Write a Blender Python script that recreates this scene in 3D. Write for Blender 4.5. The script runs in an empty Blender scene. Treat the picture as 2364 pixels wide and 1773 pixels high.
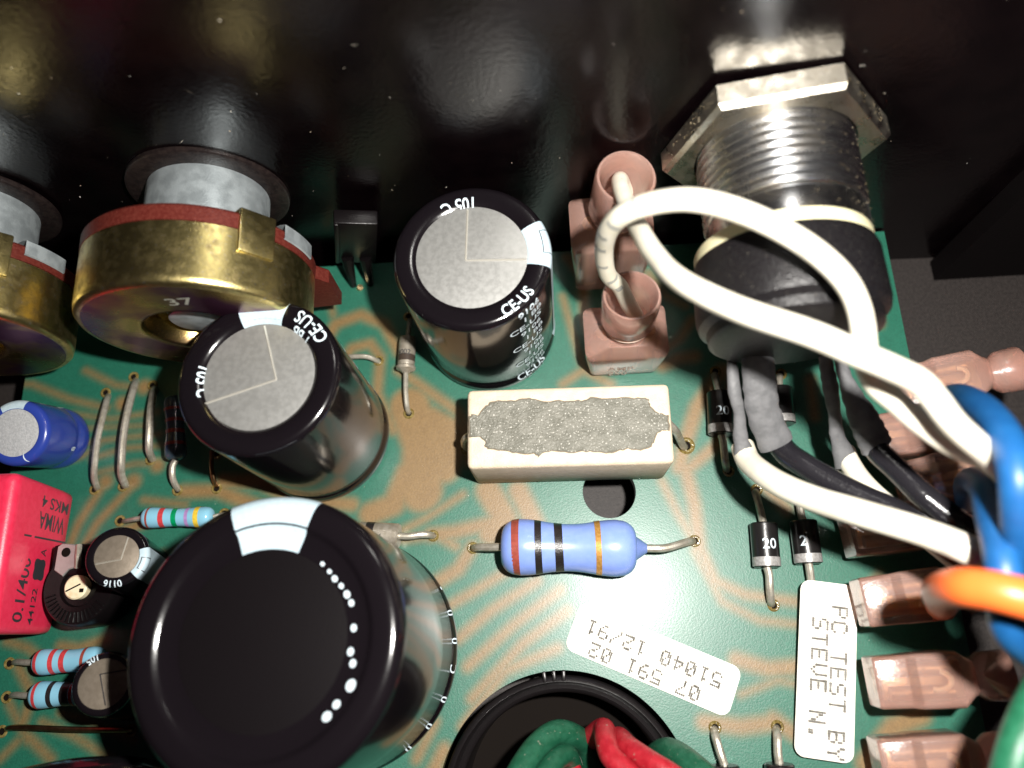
import bpy, bmesh, math, random
import numpy as np
from mathutils import Vector, Matrix, noise

random.seed(7)
sc = bpy.context.scene
COL = sc.collection
U = 0.1                      # 1 blender unit = 10 mm; everything below is written in millimetres
rad = math.radians

# ------------------------------------------------------------------ camera
PW, PH, FPX, CAMH = 2364.0, 1773.0, 1800.0, 87.0
_n = Vector((1300 - PW/2, -(1450 - PH/2), -FPX)).normalized()      # straight down, in camera axes
_z = -_n
_y = Vector((0, 1, 0)); _y = (_y - _z*_y.dot(_z)).normalized()
_x = _y.cross(_z)
_a = rad(3.3)
CX = _x*math.cos(_a) + _y*math.sin(_a); CY = -_x*math.sin(_a) + _y*math.cos(_a); CZ = _z
RW = Matrix((CX, CY, CZ))                                          # camera axes -> world axes
cam_d = bpy.data.cameras.new('camera'); cam = bpy.data.objects.new('camera', cam_d); COL.objects.link(cam)
cam.matrix_world = Matrix.Translation((0, 0, CAMH*U)) @ RW.to_4x4()
cam_d.sensor_width = 36; cam_d.lens = 36*FPX/PW; cam_d.clip_start = 0.05; cam_d.clip_end = 500
cam_d.dof.use_dof = True; cam_d.dof.focus_distance = 82*U
cam_d.dof.aperture_fstop = cam_d.lens*1e-3/(1.4*U)
sc.camera = cam

# ------------------------------------------------------------------ world, flash lamp, exposure
w = bpy.data.worlds.new('World'); sc.world = w; w.use_nodes = True
w.node_tree.nodes['Background'].inputs[0].default_value = (1.0, 0.58, 0.74, 1)
w.node_tree.nodes['Background'].inputs[1].default_value = 0.013
fl = bpy.data.lights.new('phone_flash', 'POINT'); flo = bpy.data.objects.new('phone_flash', fl); COL.objects.link(flo)
flo.location = (14*U, 7*U, 89*U); fl.energy = 7500; fl.shadow_soft_size = 0.17; fl.color = (1, 0.965, 0.91)
sc.view_settings.view_transform = 'Standard'; sc.view_settings.look = 'None'
sc.view_settings.exposure = 0.0; sc.view_settings.gamma = 1.0
sc.render.engine = 'CYCLES'
sc.cycles.use_denoising = True
sc.cycles.max_bounces = 8; sc.cycles.sample_clamp_indirect = 8

# ------------------------------------------------------------------ photograph reading: pixel + height -> point of the place
def A(px, py, z):
    d = RW @ Vector((px - PW/2, -(py - PH/2), -FPX))
    t = (z - CAMH)/d.z
    return d*t + Vector((0, 0, CAMH))
def at_y(px, py, y):
    d = RW @ Vector((px - PW/2, -(py - PH/2), -FPX))
    return d*(y/d.y) + Vector((0, 0, CAMH))
def zoom(x0, y0, s): return lambda x, y, z: A(x0 + x/s, y0 + y/s, z)
O = zoom(0, 0, 2212/2364)
za = zoom(0, 300, 2.765); zb = zoom(700, 400, 2.765); zd = zoom(0, 850, 2.765); ze = zoom(0, 1173, 2.765)
zf = zoom(900, 850, 2.765); zg = zoom(1564, 750, 2.765); zh = zoom(1564, 1173, 2.765); zi = zoom(800, 1173, 2.765)
zj = zoom(300, 650, 3.16); zk = zoom(1300, 350, 3.0165); zl = zoom(1600, 700, 3.686); zm = zoom(150, 800, 4.1475)
zn = zoom(1964, 800, 3.3175); zc = zoom(1250, 0, 1.985)

# ------------------------------------------------------------------ materials
def mat(name, col, rough=0.5, metal=0.0, spec=0.5, col2=None, nscale=8.0, nmix=(0.4, 0.6), bump=0.0, bscale=40.0,
        rvar=0.0, sss=0.0, sssr=(1, .5, .4), coat=0.0, trans=0.0, detail=4.0, bdist=0.02, speck=None, speck_s=60, speck_t=(0.62, 0.7)):
    m = bpy.data.materials.new(name); m.use_nodes = True
    nt = m.node_tree; N = nt.nodes; L = nt.links
    b = N['Principled BSDF']
    b.inputs['Base Color'].default_value = (*col, 1); b.inputs['Roughness'].default_value = rough
    b.inputs['Metallic'].default_value = metal; b.inputs['Specular IOR Level'].default_value = spec
    if coat: b.inputs['Coat Weight'].default_value = coat; b.inputs['Coat Roughness'].default_value = 0.08
    if trans: b.inputs['Transmission Weight'].default_value = trans
    if sss:
        b.inputs['Subsurface Weight'].default_value = sss
        b.inputs['Subsurface Radius'].default_value = sssr; b.inputs['Subsurface Scale'].default_value = 0.12
    tc = N.new('ShaderNodeTexCoord')
    out = None
    if col2 is not None:
        nz = N.new('ShaderNodeTexNoise'); nz.inputs['Scale'].default_value = nscale; nz.inputs['Detail'].default_value = detail
        L.new(tc.outputs['Object'], nz.inputs['Vector'])
        r = N.new('ShaderNodeMapRange'); r.inputs[1].default_value = nmix[0]; r.inputs[2].default_value = nmix[1]
        L.new(nz.outputs['Fac'], r.inputs[0])
        mx = N.new('ShaderNodeMix'); mx.data_type = 'RGBA'
        mx.inputs[6].default_value = (*col, 1); mx.inputs[7].default_value = (*col2, 1)
        L.new(r.outputs[0], mx.inputs[0]); out = mx.outputs[2]
        if rvar:
            ra = N.new('ShaderNodeMapRange'); ra.inputs[3].default_value = rough; ra.inputs[4].default_value = rough + rvar
            L.new(r.outputs[0], ra.inputs[0]); L.new(ra.outputs[0], b.inputs['Roughness'])
    if speck is not None:
        n3 = N.new('ShaderNodeTexNoise'); n3.inputs['Scale'].default_value = speck_s; n3.inputs['Detail'].default_value = 2
        L.new(tc.outputs['Object'], n3.inputs['Vector'])
        r3 = N.new('ShaderNodeMapRange'); r3.inputs[1].default_value = speck_t[0]; r3.inputs[2].default_value = speck_t[1]
        L.new(n3.outputs['Fac'], r3.inputs[0])
        m3 = N.new('ShaderNodeMix'); m3.data_type = 'RGBA'
        if out is not None: L.new(out, m3.inputs[6])
        else: m3.inputs[6].default_value = (*col, 1)
        m3.inputs[7].default_value = (*speck, 1)
        L.new(r3.outputs[0], m3.inputs[0]); out = m3.outputs[2]
    if out is not None: L.new(out, b.inputs['Base Color'])
    if bump:
        n2 = N.new('ShaderNodeTexNoise'); n2.inputs['Scale'].default_value = bscale; n2.inputs['Detail'].default_value = 3
        L.new(tc.outputs['Object'], n2.inputs['Vector'])
        bp = N.new('ShaderNodeBump'); bp.inputs['Strength'].default_value = bump; bp.inputs['Distance'].default_value = bdist
        L.new(n2.outputs['Fac'], bp.inputs['Height']); L.new(bp.outputs[0], b.inputs['Normal'])
    m['b'] = 1
    return m

M = {}
M['panel'] = mat('black_panel_paint', (0.0014, 0.0006, 0.0009), 0.21, spec=0.29, bump=0.10, bscale=24, bdist=0.03, col2=(0.0022, 0.001, 0.0013), nscale=3, rvar=0.04)
M['flange'] = mat('black_flange_paint', (0.0022, 0.0012, 0.0014), 0.65, spec=0.12, bump=0.2, bscale=30)
M['floor'] = mat('dark_floor_paint', (0.016, 0.012, 0.011), 0.6, col2=(0.028, 0.022, 0.020), nscale=30, bump=0.3, bscale=60)
M['sleeve'] = mat('black_pvc_sleeve', (0.005, 0.0038, 0.005), 0.14, spec=0.8, bump=0.04, bscale=14, bdist=0.02)
M['sleeve_matt'] = mat('black_pvc_top', (0.004, 0.003, 0.0036), 0.4, spec=0.2, bump=0.08, bscale=60)
M['white_print'] = mat('white_print', (0.60, 0.70, 0.76), 0.35)
M['stripe'] = mat('pale_blue_stripe', (0.44, 0.55, 0.61), 0.28, col2=(0.40, 0.51, 0.57), nscale=30)
M['dark_print'] = mat('dark_print', (0.03, 0.03, 0.035), 0.4)
M['alu'] = mat('brushed_aluminium', (0.40, 0.40, 0.385), 0.40, metal=0.7, col2=(0.44, 0.44, 0.425), nscale=20, rvar=0.04, bump=0.05, bscale=60, detail=8)
M['alu_small'] = mat('reflection_tinted_aluminium', (0.24, 0.20, 0.155), 0.4, metal=0.6, col2=(0.28, 0.235, 0.185), nscale=20, bump=0.1, bscale=90)  # tan-brown of reflections is put into the lid colour
M['alu_grey'] = mat('grey_cap_lid', (0.36, 0.37, 0.38), 0.5, metal=0.1, col2=(0.44, 0.45, 0.46), nscale=40, bump=0.3, bscale=70)
M['score'] = mat('scored_metal', (0.75, 0.72, 0.64), 0.35, metal=0.7)
M['bushing'] = mat('die_cast_bushing', (0.42, 0.47, 0.49), 0.40, metal=0.7, col2=(0.50, 0.555, 0.575), nscale=7, rvar=0.12, bump=0.12, bscale=60, detail=7)
M['chromate'] = mat('yellow_chromate', (0.64, 0.53, 0.22), 0.29, metal=1.0, col2=(0.30, 0.235, 0.11), nscale=12, nmix=(0.45, 0.72), rvar=0.14, bump=0.12, bscale=50, detail=9, speck=(0.55, 0.5, 0.42), speck_s=45, speck_t=(0.62, 0.75))
M['chromate_face'] = mat('yellow_chromate_face', (0.50, 0.37, 0.12), 0.25, metal=1.0, col2=(0.16, 0.06, 0.12), nscale=1.6, nmix=(0.42, 0.62), rvar=0.10, bump=0.08, bscale=40, detail=3)
M['phenolic'] = mat('brown_phenolic', (0.075, 0.011, 0.008), 0.42, spec=0.22, col2=(0.10, 0.02, 0.014), nscale=36, bump=0.3, bscale=40, detail=6)
M['washer'] = mat('black_washer', (0.009, 0.006, 0.006), 0.36, spec=0.3, bump=0.2, bscale=40, col2=(0.016, 0.011, 0.010), nscale=20)
M['cream'] = mat('cream_plastic', (0.72, 0.66, 0.42), 0.4, sss=0.2)
M['rotor'] = mat('cream_rotor', (0.78, 0.70, 0.48), 0.45, col2=(0.62, 0.50, 0.28), nscale=12, nmix=(0.5, 0.75))
M['nickel'] = mat('dusty_nickel', (0.62, 0.58, 0.50), 0.26, metal=1.0, col2=(0.47, 0.43, 0.36), nscale=7, rvar=0.14, bump=0.1, bscale=70, detail=8, speck=(0.35, 0.26, 0.13), speck_s=50, speck_t=(0.63, 0.72))
M['chrome'] = mat('chrome_thread', (0.68, 0.69, 0.70), 0.22, metal=1.0, col2=(0.52, 0.50, 0.47), nscale=4, rvar=0.08, bump=0.06, bscale=60, speck=(0.3, 0.24, 0.16), speck_s=50, speck_t=(0.68, 0.76))
M['jack_black'] = mat('rough_black_plastic', (0.006, 0.005, 0.006), 0.36, spec=0.4, col2=(0.012, 0.0115, 0.012), nscale=48, nmix=(.45, .65), bump=0.28, bscale=50, bdist=0.03, speck=(0.22, 0.2, 0.16), speck_s=60, speck_t=(0.70, 0.8))
M['black_plastic'] = mat('black_plastic', (0.004, 0.003, 0.0034), 0.32, spec=0.25, bump=0.12, bscale=50)
M['shrink'] = mat('grey_black_heat_shrink', (0.095, 0.096, 0.10), 0.6, col2=(0.125, 0.125, 0.13), nscale=10, bump=0.25, bscale=26, detail=8)
M['wire_white'] = mat('white_pvc', (0.70, 0.655, 0.53), 0.42, sss=0.0, col2=(0.76, 0.72, 0.61), nscale=5, speck=(0.42, 0.38, 0.30), speck_s=22, speck_t=(0.70, 0.80))
M['wire_grime'] = mat('grey_grime', (0.34, 0.34, 0.31), 0.6)
M['wire_black'] = mat('black_pvc', (0.014, 0.013, 0.016), 0.2, bump=0.18, bscale=36, bdist=0.02)
M['wire_blue'] = mat('blue_pvc', (0.006, 0.070, 0.215), 0.45, col2=(0.008, 0.082, 0.24), nscale=8)
M['wire_orange'] = mat('orange_pvc', (0.85, 0.14, 0.025), 0.4)
M['wire_green'] = mat('green_pvc', (0.008, 0.095, 0.045), 0.45, col2=(0.014, 0.12, 0.06), nscale=14, bump=0.2, bscale=30)
M['wire_green_dark'] = mat('dark_green_pvc', (0.006, 0.065, 0.032), 0.45, col2=(0.012, 0.085, 0.045), nscale=14, bump=0.2, bscale=30, speck=(0.16, 0.17, 0.13), speck_s=30, speck_t=(0.68, 0.76))
M['wire_red'] = mat('red_pvc', (0.29, 0.007, 0.015), 0.42, col2=(0.36, 0.015, 0.025), nscale=12, bump=0.2, bscale=30, speck=(0.3, 0.12, 0.1), speck_s=30, speck_t=(0.66, 0.74))
M['tinned'] = mat('tinned_wire', (0.50, 0.47, 0.40), 0.34, metal=0.55, col2=(0.36, 0.33, 0.27), nscale=14, rvar=0.1, bump=0.12, bscale=50)  # paler, less metallic base stands in for flash reflected by the metal
M['copper'] = mat('coppery_wire', (0.48, 0.29, 0.15), 0.3, metal=1.0, col2=(0.36, 0.20, 0.10), nscale=14)
M['flux'] = mat('amber_flux', (0.13, 0.09, 0.024), 0.16, spec=0.6, col2=(0.22, 0.17, 0.06), nscale=30, bump=0.4, bscale=30)
M['hole'] = mat('dark_hole', (0.006, 0.004, 0.003), 0.8, spec=0.1)
M['pink'] = mat('pink_nylon', (0.86, 0.545, 0.46), 0.22, spec=0.5, trans=0.74, coat=0.5, col2=(0.80, 0.47, 0.38), nscale=3, bump=0.12, bscale=30)
M['pink_pale'] = mat('pale_pink_nylon', (0.72, 0.50, 0.40), 0.35, sss=0.5, col2=(0.62, 0.34, 0.27), nscale=3)
M['brass'] = mat('brass_tab', (0.60, 0.46, 0.24), 0.3, metal=1.0)
M['ceramic'] = mat('white_ceramic', (0.66, 0.55, 0.41), 0.75, col2=(0.60, 0.49, 0.36), nscale=10, bump=0.35, bscale=55, speck=(0.30, 0.24, 0.18), speck_s=85, speck_t=(0.68, 0.76))
M['cement'] = mat('grey_cement', (0.125, 0.122, 0.098), 0.55, col2=(0.175, 0.17, 0.142), nscale=9, bump=0.6, bscale=40, bdist=0.03, speck=(0.52, 0.50, 0.45), speck_s=50, speck_t=(0.62, 0.70))
M['cement_edge'] = mat('brown_grey_cement', (0.15, 0.125, 0.09), 0.7, bump=0.5, bscale=40)
M['res_blue'] = mat('blue_lacquer', (0.19, 0.285, 0.66), 0.27, col2=(0.21, 0.305, 0.68), nscale=10, bump=0.05, bscale=14)
M['res_cyan'] = mat('pale_blue_lacquer', (0.21, 0.46, 0.60), 0.22, bump=0.04, bscale=14)
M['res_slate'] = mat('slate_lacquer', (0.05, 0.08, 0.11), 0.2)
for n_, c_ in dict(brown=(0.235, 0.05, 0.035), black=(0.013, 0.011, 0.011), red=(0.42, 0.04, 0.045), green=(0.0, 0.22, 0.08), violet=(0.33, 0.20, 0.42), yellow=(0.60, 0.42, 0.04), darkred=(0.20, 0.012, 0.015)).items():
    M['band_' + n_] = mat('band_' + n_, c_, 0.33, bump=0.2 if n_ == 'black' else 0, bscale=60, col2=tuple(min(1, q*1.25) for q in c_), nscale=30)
M['band_gold'] = mat('band_gold', (0.42, 0.21, 0.045), 0.4, metal=0.4, col2=(0.55, 0.30, 0.08), nscale=40)
M['band_dark'] = mat('band_dark', (0.05, 0.036, 0.028), 0.35)
M['diode_black'] = mat('black_epoxy', (0.011, 0.010, 0.010), 0.28, bump=0.06, bscale=30)
M['diode_band'] = mat('silver_band', (0.40, 0.39, 0.38), 0.4, metal=0.3, col2=(0.3, 0.29, 0.28), nscale=40)
M['diode_silver'] = mat('silver_case', (0.40, 0.36, 0.30), 0.35, metal=0.45, col2=(0.30, 0.265, 0.21), nscale=14, bump=0.12, bscale=40)
M['cap_blue'] = mat('blue_sleeve', (0.022, 0.045, 0.27), 0.25, coat=0.2, bump=0.05, bscale=12)
M['film_red'] = mat('red_film_box', (0.66, 0.022, 0.066), 0.36, col2=(0.70, 0.03, 0.08), nscale=20, bump=0.1, bscale=70)
M['paper'] = mat('white_label_paper', (0.78, 0.755, 0.67), 0.5, col2=(0.82, 0.80, 0.73), nscale=6, bump=0.1, bscale=40)
M['ink'] = mat('grey_dot_ink', (0.13, 0.12, 0.105), 0.8, col2=(0.20, 0.19, 0.17), nscale=20)
M['magenta'] = mat('magenta_ink', (0.72, 0.42, 0.50), 0.6)
M['dust'] = mat('dust', (0.42, 0.33, 0.22), 0.7, col2=(0.7, 0.68, 0.62), nscale=4)
M['grit'] = mat('gold_grit', (0.27, 0.20, 0.10), 0.6, col2=(0.4, 0.34, 0.24), nscale=6)
M['rubber'] = mat('black_rubber', (0.009, 0.0075, 0.008), 0.32, spec=0.4, bump=0.12, bscale=20)
M['stamp'] = mat('stamped_metal', (0.62, 0.50, 0.24), 0.4, metal=1.0)

# ------------------------------------------------------------------ objects
def thing(name, label, cat, loc, group=None):
    o = bpy.data.objects.new(name, None); COL.objects.link(o); o.empty_display_size = 0.2
    o.location = Vector(loc)*U; o['label'] = label; o['category'] = cat
    if group: o['group'] = group
    return o
def world_loc(o):
    p = Vector((0, 0, 0))
    while o is not None: p += o.location; o = o.parent
    return p

class B:
    """collects faces in world millimetres, links them as one mesh object"""
    def __init__(s): s.v = []; s.f = []
    def add(s, vs, fs):
        n = len(s.v); s.v += [Vector(q) for q in vs]; s.f += [tuple(n + i for i in f) for f in fs]; return s
    def bm(s, bm, mtx=None):
        bm.verts.index_update()
        vs = [(mtx @ q.co) if mtx else q.co.copy() for q in bm.verts]
        fs = [[q.index for q in f.verts] for f in bm.faces]
        bm.free(); return s.add(vs, fs)
    def lathe(s, prof, fr, seg=48, a0=0.0, a1=2*math.pi, off=0.0):
        full = abs(a1 - a0 - 2*math.pi) < 1e-6
        n = seg if full else seg + 1
        vs = []; fs = []
        for (r, h) in prof:
            for i in range(n):
                t = a0 + (a1 - a0)*i/seg
                vs.append(fr @ Vector((max(r, 0)*math.cos(t), max(r, 0)*math.sin(t), h)))
        for k in range(len(prof) - 1):
            for i in range(seg):
                j = (i + 1) % n
                fs.append((k*n + i, k*n + j, (k + 1)*n + j, (k + 1)*n + i))
        return s.add(vs, fs)
    def tube(s, pts, r, seg=12, caps=True, flat=None):
        pts = [Vector(p) for p in pts]; n = len(pts)
        rs = r if isinstance(r, (list, tuple)) else [r]*n
        T = [(pts[min(i + 1, n - 1)] - pts[max(i - 1, 0)]).normalized() for i in range(n)]
        up = Vector((0, 0, 1)) if abs(T[0].z) < 0.9 else Vector((1, 0, 0))
        X = T[0].cross(up).normalized(); vs = []; fs = []
        for i in range(n):
            X = (X - T[i]*X.dot(T[i])).normalized(); Y = T[i].cross(X)
            fl_ = 1.0 if flat is None else (flat[i] if isinstance(flat, (list, tuple)) else flat)
            for k in range(seg):
                t = 2*math.pi*k/seg
                vs.append(pts[i] + X*rs[i]*math.cos(t) + Y*rs[i]*fl_*math.sin(t))
        for i in range(n - 1):
            for k in range(seg):
                j = (k + 1) % seg
                fs.append((i*seg + k, i*seg + j, (i + 1)*seg + j, (i + 1)*seg + k))
        if caps:
            fs.append(tuple(range(seg - 1, -1, -1))); fs.append(tuple((n - 1)*seg + k for k in range(seg)))
        return s.add(vs, fs)
    def loft(s, rings, caps=True):
        n = len(rings[0]); vs = [p for r in rings for p in r]; fs = []
        for i in range(len(rings) - 1):
            for k in range(n):
                j = (k + 1) % n
                fs.append((i*n + k, i*n + j, (i + 1)*n + j, (i + 1)*n + k))
        if caps:
            fs.append(tuple(range(n - 1, -1, -1))); fs.append(tuple((len(rings) - 1)*n + k for k in range(n)))
        return s.add(vs, fs)
    def box(s, fr, size, bev=0.0, seg=2):
        bm = bmesh.new(); bmesh.ops.create_cube(bm, size=1)
        bmesh.ops.scale(bm, vec=size, verts=bm.verts)
        if bev: bmesh.ops.bevel(bm, geom=list(bm.edges), offset=bev, segments=seg, affect='EDGES', profile=0.5)
        return s.bm(bm, fr)
    def prism(s, poly, fr, h0, h1, bev=0.0, seg=1):
        bm = bmesh.new()
        vs = [bm.verts.new((x, y, h0)) for x, y in poly]
        f = bm.faces.new(vs)
        ex = bmesh.ops.extrude_face_region(bm, geom=[f])
        nv = [q for q in ex['geom'] if isinstance(q, bmesh.types.BMVert)]
        bmesh.ops.translate(bm, vec=(0, 0, h1 - h0), verts=nv)
        bmesh.ops.recalc_face_normals(bm, faces=bm.faces)
        if bev:
            es = [e for e in bm.edges if all(abs(q.co.z - h1) < 1e-6 for q in e.verts)]
            bmesh.ops.bevel(bm, geom=es, offset=bev, segments=seg, affect='EDGES', profile=0.5)
        bmesh.ops.triangulate(bm, faces=[f for f in bm.faces if len(f.verts) > 4])
        return s.bm(bm, fr)
    def build(s, name, m, parent=None, label=None, cat=None, group=None, kind=None, ang=35, smooth=True):
        me = bpy.data.meshes.new(name)
        o = bpy.data.objects.new(name, me); COL.objects.link(o)
        if parent is not None:
            org = world_loc(parent); o.parent = parent
            if kind is None and label is None and False: pass
            loc = Vector((0, 0, 0))
        else:
            c = sum(s.v, Vector((0, 0, 0)))/max(1, len(s.v))
            loc = Vector((c.x, c.y, min(q.z for q in s.v)))*U; org = loc; o.location = loc
        me.from_pydata([tuple(q*U - org) for q in s.v], [], s.f)
        me.validate(); me.update()
        bm = bmesh.new(); bm.from_mesh(me); bmesh.ops.recalc_face_normals(bm, faces=bm.faces); bm.to_mesh(me); bm.free()
        if smooth:
            me.polygons.foreach_set('use_smooth', [True]*len(me.polygons)); me.set_sharp_from_angle(angle=rad(ang))
        me.materials.append(m if not isinstance(m, str) else M[m])
        if label: o['label'] = label
        if cat: o['category'] = cat
        if group: o['group'] = group
        if kind: o['kind'] = kind
        return o

def frame(o, z, xh=(1, 0, 0)):
    z = Vector(z).normalized(); x = Vector(xh); x = (x - z*x.dot(z)).normalized(); y = z.cross(x)
    m = Matrix((x, y, z)).transposed().to_4x4(); m.translation = Vector(o); return m
def spline(pts, n=8):
    pts = [Vector(p) for p in pts]; P = [pts[0]*2 - pts[1]] + pts + [pts[-1]*2 - pts[-2]]; out = []
    for i in range(1, len(P) - 2):
        for k in range(n):
            t = k/n; a, b, c, d = P[i - 1:i + 3]
            out.append(0.5*((2*b) + (c - a)*t + (2*a - 5*b + 4*c - d)*t*t + (3*b - a - 3*c + d)*t*t*t))
    return out + [pts[-1]]
def interp(vals, n=8):
    out = []
    for i in range(len(vals) - 1):
        for k in range(n):
            t = k/n; t = t*t*(3 - 2*t); out.append(vals[i]*(1 - t) + vals[i + 1]*t)
    return out + [vals[-1]]
def rrect(w_, h_, r, n=5):
    out = []
    for cx, cy, a in ((w_/2 - r, h_/2 - r, 0), (-w_/2 + r, h_/2 - r, 90), (-w_/2 + r, -h_/2 + r, 180), (w_/2 - r, -h_/2 + r, 270)):
        for k in range(n + 1):
            t = rad(a + 90*k/n); out.append((cx + r*math.cos(t), cy + r*math.sin(t)))
    return out

_glyph = {}
def glyphs(s, size):
    key = (s, size)
    if key in _glyph: return _glyph[key]
    cu = bpy.data.curves.new('t', 'FONT'); cu.body = s; cu.size = size; cu.resolution_u = 3; cu.align_x = 'LEFT'; cu.offset = 0.012*size
    ob = bpy.data.objects.new('t', cu); COL.objects.link(ob)
    dg = bpy.context.evaluated_depsgraph_get(); me = bpy.data.meshes.new_from_object(ob.evaluated_get(dg))
    bm = bmesh.new(); bm.from_mesh(me); bmesh.ops.triangulate(bm, faces=bm.faces)
    for _ in range(3):
        es = [e for e in bm.edges if e.calc_length() > .22*size]
        if not es: break
        bmesh.ops.subdivide_edges(bm, edges=es, cuts=1); bmesh.ops.triangulate(bm, faces=bm.faces)
    bm.verts.index_update(); v = [(q.co.x, q.co.y) for q in bm.verts]; f = [tuple(q.index for q in p.verts) for p in bm.faces]; bm.free()
    bpy.data.objects.remove(ob); bpy.data.curves.remove(cu); bpy.data.meshes.remove(me)
    _glyph[key] = (v, f); return v, f

# profile-following print: (angle, arc length from the top centre outwards and down)
def prof_pt(prof, s):
    q = list(reversed(prof)); acc = q[0][0]
    for (r0, h0), (r1, h1) in zip(q, q[1:]):
        d = math.hypot(r1 - r0, h1 - h0)
        if d > 1e-9 and s <= acc + d:
            t = (s - acc)/d; return r0 + (r1 - r0)*t, h0 + (h1 - h0)*t, (r1 - r0)/d, (h1 - h0)/d
        acc += d
    return (*q[-1], 0, -1)

# ================================================================== the setting
def wall_block(name, lo, hi, m, kind='structure'):
    b = B(); c = [(a + d)/2 for a, d in zip(lo, hi)]
    b.box(Matrix.Translation(c), [d - a for a, d in zip(lo, hi)], 0.0); return b.build(name, m, kind=kind)
def leaning(y0, t_): return lambda q: Vector((q.x, y0 - .0284*q.x - .0347*q.z + t_*(q.y > 47), q.z))
b = B(); b.box(Matrix.Translation((-16, 47, 30.5)), (188, 2, 79)); f_ = leaning(45.6, 2.5); b.v = [f_(q) for q in b.v]
b.build('case_back_wall', 'panel', kind='structure')
wall_block('case_side_flange', (50.5, 41.2, -8.8), (75, 43.8, 52), 'flange')
wall_block('case_floor', (-110, -60, -11), (78, 48, -9), 'floor')

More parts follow.
